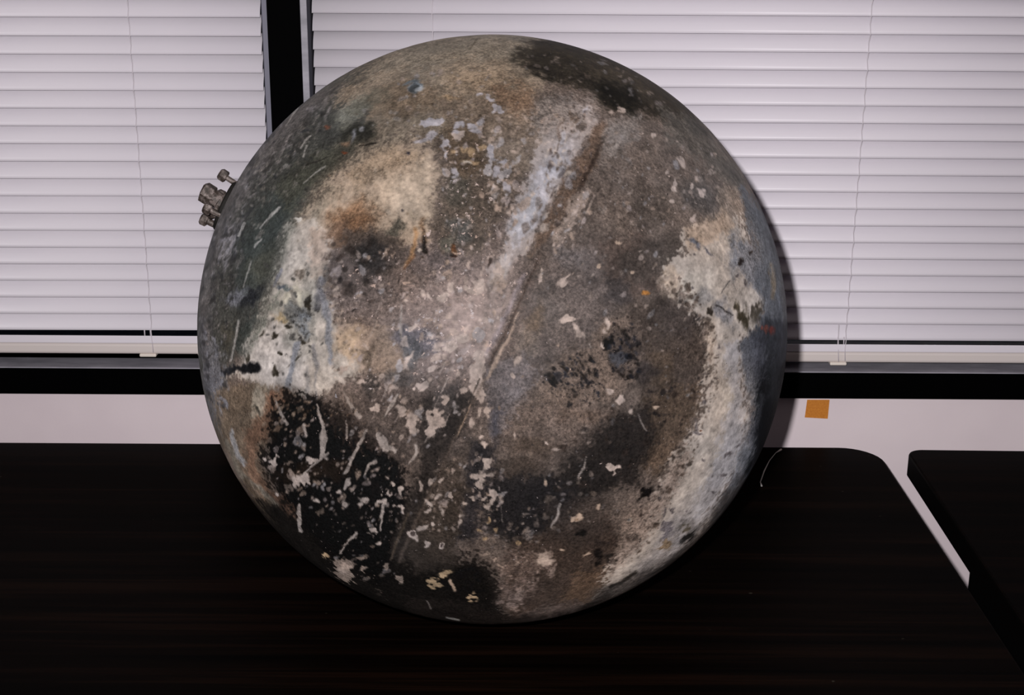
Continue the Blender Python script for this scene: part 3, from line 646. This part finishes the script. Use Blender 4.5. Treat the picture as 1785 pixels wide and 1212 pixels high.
scatter([(1090,700),(1225,640),(1215,740),(1170,820),(1110,860),(1090,800)], 110, 1.5, 4, -50, DK, op=.8)
scatter([(1060,900),(1150,860),(1110,960),(1040,1010)], 70, 1.5, 4, -50, DK, op=.8)
scatter([(1000,700),(1110,720),(1100,860),(960,860)], 70, 1.5, 5, -40, DK, op=.7)
scatter([(580,420),(720,420),(700,520),(590,560)], 45, 2, 6, -50, DK, op=.7)
scatter([(1170,500),(1235,560),(1240,680),(1200,700),(1225,600)], 70, 1.2, 3.2, -50, DK, op=.8)
scatter([(960,190),(1060,200),(1010,330),(950,430)], 60, 1.2, 3.4, -60, ((120,100,88),(104,92,90)), op=.7, el=2.6)
# named flakes and spots: centre
W1 = (206,184,172); W2 = (190,172,164); LIL = (186,180,188); PCH = (208,178,154)
def marks(col, soft, warp, items, op=1.0):
    for x, y, r1, r2, a in items: blob(x, y, r1, r2, a, col, soft, warp, op=op)
marks(W1, 1.5, 3, ((785,500,7,14,35),(773,517,8,10,40),(747,510,6,7,0),(737,497,4,4,0),(735,512,8,5,0),(711,526,5,3.6,-20),(808,585,11,9,40),(790,600,8,6,-30),(782,607,8,6,0),(761,606,6,5,0),(830,500,14,8,-20),(822,505,9,6,0),(720,572,7,5,-40),(713,628,5,14,25),(835,634,10,20,20),(830,668,13,20,8),(836,690,9,9,0),(737,674,9,6,0),(722,678,4,4,0),(699,722,7,10,0),(716,738,7,16,-5),(756,725,12,18,25),(762,738,14,14,10),(750,755,8,10,0),(775,696,6,6,0),(651,712,8,7,0),(632,663,11,7,-20),(835,720,6,11,0),(853,718,7,9,10),(826,740,6,7,0),(845,775,6,5,-20),(842,762,5,6,30)))
marks(W1, 1.4, 2, ((992,556,13,9,35),(1008,575,4,14,-30),(1063,565,8,4,-60),(1053,576,3.4,5,0),(983,491,7,5,-30),(990,483,7,2,-55),(1061,560,4,9,-30),(1062,681,7,4.6,20),(1081,697,6.5,6.2,0),(1052,601,4,6,-20),(902,630,5,9,10),(893,655,3,5,0),(938,485,5,9,10),(944,470,3,4,0),(869,470,7,14,10),(952,772,5,4,20),(970,784,5,2,0),(898,760,4,7,-20),(1068,820,9,10,20),(1080,817,6,4,30),(1100,716,3,6,-30)))
marks(PCH, 1.3, 1.4, ((1044,462,3,3,0),(1078,422,4,3,0),(1104,478,3,3,0),(973,602,2,3,0),(1144,711,4,3,0),(1005,906,10,6,-25),(1043,885,4,3,0),(980,958,6,3,20),(952,845,3,4,0),(1025,968,7,4,-25)))
blob(1127,512,4.5,4,0, (176,112,48), 2, 1); blob(1097,907,6,5,-20, (180,166,152), 2, 1.5); blob(1096,907,3.4,2.6,-20, (92,88,90), 1.4, .6); blob(1005,907,3,2.4,0, (150,120,96), 1.4, .6)
marks(W1, 1.3, 2, ((1178,318,3,4,0),(1176,328,4,6,-15),(1224,335,4,9,-28),(1171,353,3.4,6,-25),(1207,325,2.6,4,0),(1208,382,5,6,0),(1163,300,2.4,3,0),(1140,235,5,3,30),(1190,285,3,9,-35),(1082,193,9,5,35),(1065,196,6,3,10)), op=.85)
marks(LIL, 1.5, 2.4, ((838,166,6,4,0),(855,172,8,4,10),(763,212,14,7,-18),(744,220,9,6,-20),(754,238,10,6,-20),(735,246,12,4,-8),(800,219,9,4,-20),(822,222,7,4,10),(828,231,8,3,10),(836,214,6,4,-30),(778,252,8,7,0),(777,270,4,10,0),(790,302,7,5,0),(865,300,10,5,-60),(858,270,8,14,5),(875,195,7,8,0),(860,190,6,9,0),(872,283,7,6,0),(885,330,10,8,-40),(795,230,5,3,0)), op=.85)
blob(727,150,13,9,-10, (110,118,124), 4, 4); blob(733,155,8,5,0, (168,172,176), 3, 2, op=.8); blob(722,153,5,6,0, (64,68,70), 2.5, 2)
marks((186,152,112), 1.6, 2, ((812,262,6,5,0),(822,268,5,6,0),(843,262,6,6,0),(815,283,10,3,0),(830,285,6,3,5),(792,265,7,4,-20)), op=.8)
blob(815,284,8,2,3, (222,206,190), 1.2, .6); blob(786,171,18,4,0, (160,132,100), 3, 3, op=.8); blob(712,268,3,2.5,0, (74,68,80), 1.4, .8); blob(702,369,3,2.5,0, (84,76,78), 1.4, .8)
# drips and the two little dents, their shadows painted dark
stroke([(737,380),(738,400),(739,420)], [8,9,11], (110,82,58), 5, 2, op=.8); stroke([(739,412),(740,430),(739,438)], [5,8,9], (38,30,24), 2.5, 1, h=-.0006)
stroke([(727,400),(722,430),(716,448),(704,466)], [9,10,10,4], (182,140,98), 3.5, 2); stroke([(724,444),(712,458),(704,470)], [3,4,3], (116,72,40), 2, 1.5, op=.8)
blob(733,438,4,3.4,0, (214,200,190), 1.2, .6, h=.0007); blob(737,449,5,2.4,-10, (62,50,42), 1.4, 1)
stroke([(795,405),(791,425),(789,440)], [7,9,10], (92,84,74), 3, 1, op=.8); stroke([(791,428),(790,438)], [8,10], (112,70,40), 2, 1); blob(790,446,6,4,10, (46,28,20), 1.6, 1, h=-.0006); blob(792,442,5,1.5,25, (190,160,136), 1, .4)
blob(853,457,2.6,9,8, (72,56,48), 1.5, 1, h=-.0004); stroke([(700,480),(694,492)], [3,2], (44,36,34), 1.3, .8)
# long score / weld crease: a shallow groove with a raised left lip
stroke([(945,440),(925,490),(905,540),(880,590),(858,636)], [9,11,12,11,6], (104,88,80), 5, 2, op=.7, h=-.0007)
stroke([(938,450),(918,500),(898,548),(876,592),(856,634)], [3,4,4,4,3], (84,68,60), 2.2, .8, op=.75, h=-.0004)
stroke([(912,480),(892,530),(868,580),(852,612)], [7,9,9,5], (168,152,156), 4, 2, op=.75, h=.0007)
stroke([(904,545),(884,592),(862,634),(850,660)], [3,5,6,3], (206,178,158), 2, 1.4, op=.9)
stroke([(846,660),(825,700),(800,750),(765,830),(730,900),(695,980)], [5,5,4,5,6,5], (116,98,86), 3, 2.5, op=.5, h=-.0003)
stroke([(836,660),(812,715),(785,775),(750,850)], [2,2.4,2.4,2], (66,56,48), 1.6, 1.2, op=.6, h=-.0002)
stroke([(820,706),(806,740),(798,760)], [2,3,2], (170,142,118), 1.2, .8, op=.8)
stroke([(868,760),(845,800),(815,870),(800,930)], [3,4,5,3], (70,62,60), 2.5, 2, op=.5)
stroke([(1060,215),(1030,275),(1000,335),(965,400)], [7,8,8,6], None, 5, 2, h=-.0004)
stroke([(712,895),(695,940),(680,975)], [4,5,4], (92,78,64), 2, 1.5, op=.7)
# straight scratches, lower left
SC = (178,164,156)
for p_, w_ in ((((640,750),(625,780),(603,823)),[4,6,4]),(((602,686),(612,705),(628,728)),[5,8,9]),(((668,765),(672,780),(690,786)),[8,13,5]),(((694,688),(685,705),(670,725)),[4,7,4]),(((660,756),(664,770),(672,784)),[8,12,8]),(((722,776),(728,790),(712,810)),[4,7,3]),(((655,805),(645,808),(638,828)),[6,5,3]),(((608,838),(602,852)),[9,5]),(((604,735),(604,765)),[3,4]),(((620,795),(600,860)),[0.1,0.1]),(((622,930),(605,945),(592,965)),[6,4,3]),(((572,790),(545,812),(520,835)),[3,3.4,3]),(((480,700),(500,740)),[3,4]),(((560,755),(562,790),(570,800)),[5,7,4]),(((552,705),(562,740),(566,770),(560,800)),[5,8,10,4]),(((520,880),(524,925)),[4,7]),(((700,532),(698,560)),[3.4,3]),(((697,560),(700,590)),[3,2]),(((530,740),(535,760)),[4,4]),(((672,870),(665,900)),[5,7]),(((666,900),(664,925)),[5,3]),(((1023,795),(1018,815),(1008,832)),[1.6,3,2]),(((977,880),(970,905),(960,920)),[3,4,2]),(((873,865),(876,910)),[2,1.4]),(((1113,722),(1120,740),(1127,752)),[2,2.6,2]),(((1026,598),(1030,606)),[1.4,1.4]),(((640,350),(636,356)),[.1,.1])):
    if w_[0] > 1: stroke(list(p_), w_, SC, 1.3, 1.4, op=.9)
marks((196,178,168), 1.4, 2.2, ((477,802,9,8,20),(540,805,9,7,0),(530,835,9,8,0),(515,840,4,9,-20),(483,860,3,4,0),(553,873,5,4,0),(603,880,4,3,0),(652,928,8,8,0),(668,873,9,8,0),(684,842,7,6,0),(700,852,7,9,20),(675,855,6,7,0),(681,860,4,4,0),(660,948,6,5,40),(695,887,7,6,0),(590,856,4,4,0),(635,872,8,5,-20),(630,880,5,3,0),(722,930,7,7,0),(770,952,6,8,0),(743,949,4,4,0),(752,915,6,8,-30),(738,920,10,4,-25),(790,866,6,6,0),(770,840,4,5,0),(753,838,5,7,15),(733,845,4,9,-10),(832,828,12,5,-5),(834,842,8,12,0),(848,812,8,14,30),(850,830,10,5,0),(856,866,10,9,-40),(848,878,8,6,-20),(838,870,6,5,0),(820,870,5,8,0),(812,882,5,4,0),(802,898,5,7,0),(802,912,4,8,20),(748,880,12,4,40),(745,892,8,4,-40),(770,892,3,8,-15),(765,865,8,4,-50)), op=.92)
marks((84,72,68), 1.0, .6, ((681,860,1.6,1.6,0),(770,951,3,4.4,0),(722,930,3.2,3.2,0),(755,722,3,3.4,0),(841,668,.1,.1,0)))
marks((186,154,116), 1.3, 1.6, ((781,1003,12,6,-8),(755,1018,11,7,-10),(823,1043,9,6,-10),(568,969,6,5,0),(835,925,5,4,0),(843,938,6,5,0),(865,923,4,5,0),(853,907,4,6,0),(905,950,5,4,0)), op=.95)
stroke([(785,1015),(793,1030)], [6,4], (178,148,124), 1.3, 1); stroke([(744,1048),(750,1062)], [2,1.6], (120,110,104), 1.2, .6); stroke([(778,1078),(800,1082)], [2.4,2.4], (150,146,140), 1.2, .6)
marks((186,162,146), 1.3, 2, ((845,967,12,4,-5),(862,975,5,8,30),(873,984,7,5,0),(898,985,6,5,30),(600,985,22,9,15),(600,1000,18,14,30),(630,972,10,5,-20),(635,992,5,6,0),(672,986,4,4,0),(693,1008,5,6,0)), op=.7)
# scratches, left flank
LS = (168,164,160)
for p_, w_ in ((((543,238),(533,246),(526,258)),[4,4,3]),(((536,256),(530,274)),[3,3]),(((487,364),(470,382),(455,400)),[6,3.6,2.4]),(((456,418),(446,432)),[4,4]),(((427,390),(418,412)),[4,4]),(((568,291),(548,305),(531,320)),[2.4,2,1.6]),(((478,520),(470,545)),[.1,.1]),(((417,560),(410,600),(403,630)),[4,4,3]),(((440,455),(425,500)),[2,2]),(((500,180),(480,200)),[3,3]),(((520,190),(500,220)),[3,2.6])):
    if w_[0] > 1: stroke(list(p_), w_, LS, 1.4, 1.2, op=.8)
stroke([(577,274),(556,282),(535,289)], [2,3,2], (34,32,28), 1.6, 1, op=.8); stroke([(655,250),(628,256)], [2,2], (34,30,26), 1.4, .8); blob(520,384,6,4,10, (206,200,190), 1.6, 1)
blob(572,225,6,4,0, (118,66,46), 2.5, 2, op=.8); blob(600,266,5,3,10, (128,62,34), 2, 1.5, op=.9); blob(605,250,8,4,0, (140,108,84), 3, 2, op=.7); blob(498,292,5,4,0, (140,136,132), 2, 2, op=.8)
blob(632,225,4,5,0, (150,150,156), 2, 1.5, op=.7); blob(618,238,3,9,10, (136,138,148), 2, 2, op=.8)
stroke([(1000,70),(1010,75)], [.1,.1], None); stroke([(832,70),(818,88)], [2,2], (66,58,46), 1.4, .8, op=.8)
for k in range(16):
    x = rng.uniform(620, 860); y = rng.uniform(430, 760); ln = rng.uniform(10, 26)
    stroke([(x, y), (x - ln * .45, y + ln)], rng.uniform(1.6, 3), (186,168,158), 1.2, 1, op=rng.uniform(.4, .8))
# broken edges: burnt grit in the white field, white grit in the burnt one
ED = [(1140,880),(1180,795),(1215,735),(1230,680),(1238,610),(1225,555),(1175,520),(1160,490),(1185,480),(1230,530),(1256,600),(1252,690),(1236,745),(1205,810),(1170,880),(1130,950),(1080,1010),(1060,1000),(1105,940)]
scatter(ED, 260, 0.9, 3.0, -60, ((70,58,50), (92,76,66), (110,92,80)), op=.85, el=1.8)
scatter([(x - 14, y - 4) for x, y in ED], 260, 0.9, 3.0, -60, ((176,156,142), (150,130,118)), op=.75, el=1.8)
scatter([(870,990),(900,960),(965,955),(970,1000),(930,1030),(900,1065),(865,1055)], 110, 1.2, 5, -35, ((172,148,136), (150,128,118), (128,108,100)), op=.85, el=2.2)
scatter([(880,1075),(960,1045),(1030,1045),(980,1085)], 40, 1.2, 3.5, -10, ((120,102,94), (96,80,74)), op=.7, el=3)
scatter([(500,400),(575,400),(580,500),(560,520),(500,480)], 70, 0.9, 2.6, -60, ((150,136,124), (212,202,192), (132,124,116)), op=.65, el=2.2)
scatter([(575,430),(600,560),(650,640),(600,690),(560,690),(590,600),(560,480)], 110, 1.0, 3.4, -60, ((96,80,70), (186,162,144), (200,178,160)), op=.8, el=1.8)
scatter([(470,690),(620,700),(640,740),(560,720),(480,750),(455,800),(450,780)], 120, 1.0, 3.4, -55, ((40,32,28), (130,104,84), (158,136,116)), op=.8, el=1.8)


# ---- grain of the burnt skin
lum = 1 + 0.09 * nB + 0.12 * nC + 0.12 * nD
COLR *= lum[:, None]
COLR[:, 0] *= 1 + 0.03 * nA; COLR[:, 2] *= 1 - 0.035 * nA
# albedo: flash falloff towards the limb only partly divided out of the colour
gl = COLR.mean(1, keepdims=True)
GRN = np.clip((0.85 - 0.62 * sstep(115, 180, gl[:, 0])) * (1 + 0.35 * nA), 0.1, 1)   # smooth where the scale is pale, gritty where it is burnt
COLR = gl + (COLR - gl) * 0.80
lc = np.clip(COLR * 0.97, 4, 250) / 255.0
lc = np.where(lc <= 0.04045, lc / 12.92, ((lc + 0.055) / 1.055) ** 2.4)
rr = np.sqrt(DIST ** 2 + TR ** 2 - 2 * DIST * TR * np.cos(T))
cosv = np.clip((DIST * np.cos(T) - TR) / rr, 0.0, 1)
S = (np.maximum(cosv, 0.30) * ((DIST - TR) / rr) ** 2) ** 0.6
ALB = np.clip(lc * (0.36 / S)[:, None], 0.003, 0.72)

# ---- shape
HGT += 0.00018 * nB
RAD = TR + HGT
PV = D * RAD[:, None]
faces = np.empty((NR - 1, NSEG, 4), np.int32)
a_ = 1 + np.arange(NR - 1)[:, None] * NSEG; j = np.arange(NSEG)[None, :]; j2 = (j + 1) % NSEG
faces[..., 0] = a_ + j; faces[..., 1] = a_ + NSEG + j; faces[..., 2] = a_ + NSEG + j2; faces[..., 3] = a_ + j2
faces = faces.reshape(-1, 4)
c0 = np.stack([np.zeros(NSEG, np.int32), 1 + np.arange(NSEG), 1 + (np.arange(NSEG) + 1) % NSEG], 1)
b0 = 1 + (NR - 1) * NSEG
c1 = np.stack([np.full(NSEG, NV - 1), b0 + (np.arange(NSEG) + 1) % NSEG, b0 + np.arange(NSEG)], 1)
me = bpy.data.meshes.new('shell')
me.vertices.add(NV); me.vertices.foreach_set('co', PV.astype(np.float32).ravel())
loops = np.concatenate([faces.ravel(), c0.ravel(), c1.ravel()]).astype(np.int32)
tot = np.concatenate([np.full(len(faces), 4), np.full(2 * NSEG, 3)]).astype(np.int32)
me.loops.add(len(loops)); me.loops.foreach_set('vertex_index', loops)
me.polygons.add(len(tot)); me.polygons.foreach_set('loop_start', np.concatenate([[0], np.cumsum(tot)[:-1]]).astype(np.int32))
me.polygons.foreach_set('loop_total', tot)
me.polygons.foreach_set('use_smooth', np.ones(len(tot), bool))
me.update(calc_edges=True); me.validate()
at = me.attributes.new('skin', 'FLOAT_COLOR', 'POINT')
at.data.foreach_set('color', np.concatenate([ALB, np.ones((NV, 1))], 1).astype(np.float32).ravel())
at = me.attributes.new('wear', 'FLOAT_COLOR', 'POINT')
at.data.foreach_set('color', np.stack([np.clip(FLK, 0, 1), np.clip(PIT, 0, 1), GRN, np.ones(NV)], 1).astype(np.float32).ravel())

# ---- burnt skin material: stained colour + flaked scale + pits
M_tank, nt, b = new_mat('burnt tank skin', (0.1, 0.1, 0.1, 1), 0.55, 0, 0.08)
if 'Diffuse Roughness' in b.inputs: b.inputs['Diffuse Roughness'].default_value = 0.3
def attr(nm):
    n_ = nt.nodes.new('ShaderNodeAttribute'); n_.attribute_name = nm; return n_
sk = attr('skin'); wr = attr('wear')
sep = nt.nodes.new('ShaderNodeSeparateColor'); nt.links.new(wr.outputs['Color'], sep.inputs['Color'])
oc = mapping(nt)
def math_(op, a, b2, clamp=False):
    n_ = nt.nodes.new('ShaderNodeMath'); n_.operation = op; n_.use_clamp = clamp
    for i, s_ in enumerate((a, b2)):
        if isinstance(s_, (int, float)): n_.inputs[i].default_value = s_
        else: nt.links.new(s_, n_.inputs[i])
    return n_.outputs[0]
def mixc(fac, a, b2, mode='MIX'):
    n_ = nt.nodes.new('ShaderNodeMix'); n_.data_type = 'RGBA'; n_.blend_type = mode
    for key, s_ in (('Factor', fac), (6, a), (7, b2)):
        inp = n_.inputs[key]
        if isinstance(s_, (int, float, tuple)): inp.default_value = s_
        else: nt.links.new(s_, inp)
    return n_.outputs[2]
def thresh(nz, dens, t_lo, t_hi, sharp):
    """mask = noise above a threshold that falls as the density rises"""
    thr = math_('MULTIPLY_ADD', dens, t_lo - t_hi); nt.nodes[-1].inputs[2].default_value = t_hi
    d_ = math_('SUBTRACT', nz, thr)
    return math_('MULTIPLY', d_, sharp, True)
flk, pit_ = sep.outputs[0], sep.outputs[1]
g1 = noise_node(nt, 430, 4, 0.7, oc)                       # fine salt-and-pepper
gm = ramp(nt, g1.outputs['Fac'], [(0.34, (0.48, 0.46, 0.45, 1)), (0.5, (0.97, 0.97, 0.97, 1)), (0.66, (1.62, 1.57, 1.54, 1))])
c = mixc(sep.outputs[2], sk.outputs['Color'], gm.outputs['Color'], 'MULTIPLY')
f1 = noise_node(nt, 90, 4, 0.65, oc); f2 = noise_node(nt, 240, 3, 0.65, oc)
mF1 = thresh(f1.outputs['Fac'], flk, 0.47, 0.76, 16); mF2 = thresh(f2.outputs['Fac'], flk, 0.46, 0.74, 14)
mF = math_('MAXIMUM', mF1, mF2)
mF = math_('MULTIPLY', mF, math_('GREATER_THAN', flk, 0.02))
p1 = noise_node(nt, 150, 4, 0.65, mapping(nt, (1, 1, 1), (0.4, 0.7, 0.2))); p2 = noise_node(nt, 330, 3, 0.65, mapping(nt, (1, 1, 1), (1.4, 0.2, 0.9)))
mP = math_('MAXIMUM', thresh(p1.outputs['Fac'], pit_, 0.46, 0.75, 14), thresh(p2.outputs['Fac'], pit_, 0.46, 0.75, 12))
c = mixc(math_('MULTIPLY', mP, 0.8), c, (0.012, 0.010, 0.010, 1))
fc = noise_node(nt, 40, 2, 0.5, oc)
fcol = ramp(nt, fc.outputs['Fac'], [(0.35, (0.30, 0.215, 0.175, 1)), (0.55, (0.33, 0.27, 0.25, 1)), (0.7, (0.24, 0.235, 0.26, 1))])
c = mixc(math_('MULTIPLY', mF, 0.82), c, fcol.outputs['Color'])
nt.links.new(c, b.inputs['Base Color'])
rr_ = ramp(nt, g1.outputs['Fac'], [(0.3, (0.54,) * 3 + (1,)), (0.7, (0.72,) * 3 + (1,))]); nt.links.new(rr_.outputs['Color'], b.inputs['Roughness'])
hb = math_('SUBTRACT', math_('ADD', math_('MULTIPLY', mF, 0.5), math_('MULTIPLY', g1.outputs['Fac'], 0.5)), math_('MULTIPLY', mP, 0.6))
bp = nt.nodes.new('ShaderNodeBump'); bp.inputs['Strength'].default_value = 0.35; bp.inputs['Distance'].default_value = 0.0006
nt.links.new(hb, bp.inputs['Height']); nt.links.new(bp.outputs['Normal'], b.inputs['Normal'])
me.materials.append(M_tank)
tank = empty('metal_tank', TC, 'large scorched metal sphere with flaked burn marks and a bolted fitting', 'tank')
shell = bpy.data.objects.new('shell', me); COL.objects.link(shell); shell.parent = tank


# ---------------------------------------------------------------- bolted fitting on the tank's left shoulder
M_fit, nt, b = new_mat('scorched fitting steel', (0.1, 0.09, 0.08, 1), 0.6, 0.2, 0.4)
n = noise_node(nt, 190, 5, 0.65, mapping(nt))
r = ramp(nt, n.outputs['Fac'], [(0.34, rgb(34, 28, 24)), (0.5, rgb(66, 57, 52)), (0.68, rgb(128, 117, 113))])
nt.links.new(r.outputs['Color'], b.inputs['Base Color'])
M_fitdark, _, _ = new_mat('charred flange', (0.008, 0.007, 0.006, 1), 0.8, 0, 0.2)
fd = chart_dir(338, 332)                                   # just round the limb
fx = fd.cross(Vector((0, 0, 1))).normalized(); fz = fx.cross(fd).normalized()
def fit_pt(a, c, h): return TC * 0 + fd * (TR + h) + fx * a + fz * c
def hexbolt(a, c, h0, h1, rs, rh, hh, lean=(0, 0)):
    bm = bmesh.new()
    p0 = fit_pt(a, c, h0); p1 = fit_pt(a + lean[0], c + lean[1], h1); d = (p1 - p0).normalized()
    add_tube(bm, [p0, p1], rs, 10)
    add_tube(bm, [p1 - d * 0.001, p1, p1 + d * hh * 0.75, p1 + d * hh], [rh * 0.8, rh, rh, rh * 0.72], 6)
    return obj_bm('bolt', bm, M_fit, tank)
bm = bmesh.new()
add_tube(bm, [fit_pt(0, 0, -0.012), fit_pt(0, 0, 0.0015), fit_pt(0, 0, 0.003)], [0.0265, 0.0265, 0.025], 28); obj_bm('flange', bm, M_fitdark, tank, False)
hexbolt(0.0, 0.024, -0.002, 0.0115, 0.0026, 0.0062, 0.0075, (0.0, 0.002))
hexbolt(0.004, -0.024, -0.002, 0.0125, 0.0034, 0.0062, 0.0070)
hexbolt(-0.024, -0.004, -0.002, 0.010, 0.003, 0.0058, 0.007)
hexbolt(0.025, 0.0, -0.002, 0.010, 0.003, 0.0058, 0.007)
bm = bmesh.new()
add_tube(bm, [fit_pt(0, 0, 0.0), fit_pt(0, 0, 0.008), fit_pt(0, 0.001, 0.009), fit_pt(0, 0.002, 0.016)], [0.012, 0.012, 0.0085, 0.0085], 14)
add_tube(bm, [fit_pt(0, 0.002, 0.015), fit_pt(0, 0.002, 0.017), fit_pt(0.001, 0.003, 0.026), fit_pt(0.001, 0.003, 0.028)], [0.009, 0.0105, 0.0105, 0.008], 6)
obj_bm('valve_stub', bm, M_fit, tank, False)
bm = bmesh.new()
add_tube(bm, [fit_pt(0.0, -0.010, 0.002), fit_pt(0.002, -0.013, 0.009), fit_pt(0.004, -0.018, 0.012)], [0.005, 0.0055, 0.0045], 10); obj_bm('elbow', bm, M_fit, tank, True)

# ---------------------------------------------------------------- small things
pv = [(0.4096, 0.7832), (0.4406, 0.7834), (0.4400, 0.7555), (0.4080, 0.7572)]
v = [(x, WY - 0.0006, z) for x, z in pv] + [(x, WY - 0.00005, z) for x, z in pv]
tag(obj('tape_square', v, [(0, 1, 2, 3), (7, 6, 5, 4), (0, 4, 5, 1), (1, 5, 6, 2), (2, 6, 7, 3), (3, 7, 4, 0)], M_kraft),
    'small orange-tan square of tape stuck on the white wall', 'tape')
M_wire, _, _ = new_mat('bare wire', rgb(190, 186, 182), 0.4, 0.3, 0.5)
bm = bmesh.new()
add_tube(bm, [(0.361, 1.776, TZ + 0.002), (0.352, 1.765, TZ + 0.0016), (0.339, 1.738, TZ + 0.0014), (0.326, 1.702, TZ + 0.0014), (0.315, 1.665, TZ + 0.0014), (0.3145, 1.652, TZ + 0.0016)],
         [0.0016, 0.0004, 0.0005, 0.0009, 0.0006, 0.0012], 7)
tag(obj_bm('wire_scrap', bm, M_wire, None, True), 'thin pale scrap of wire on the table right of the sphere', 'wire')
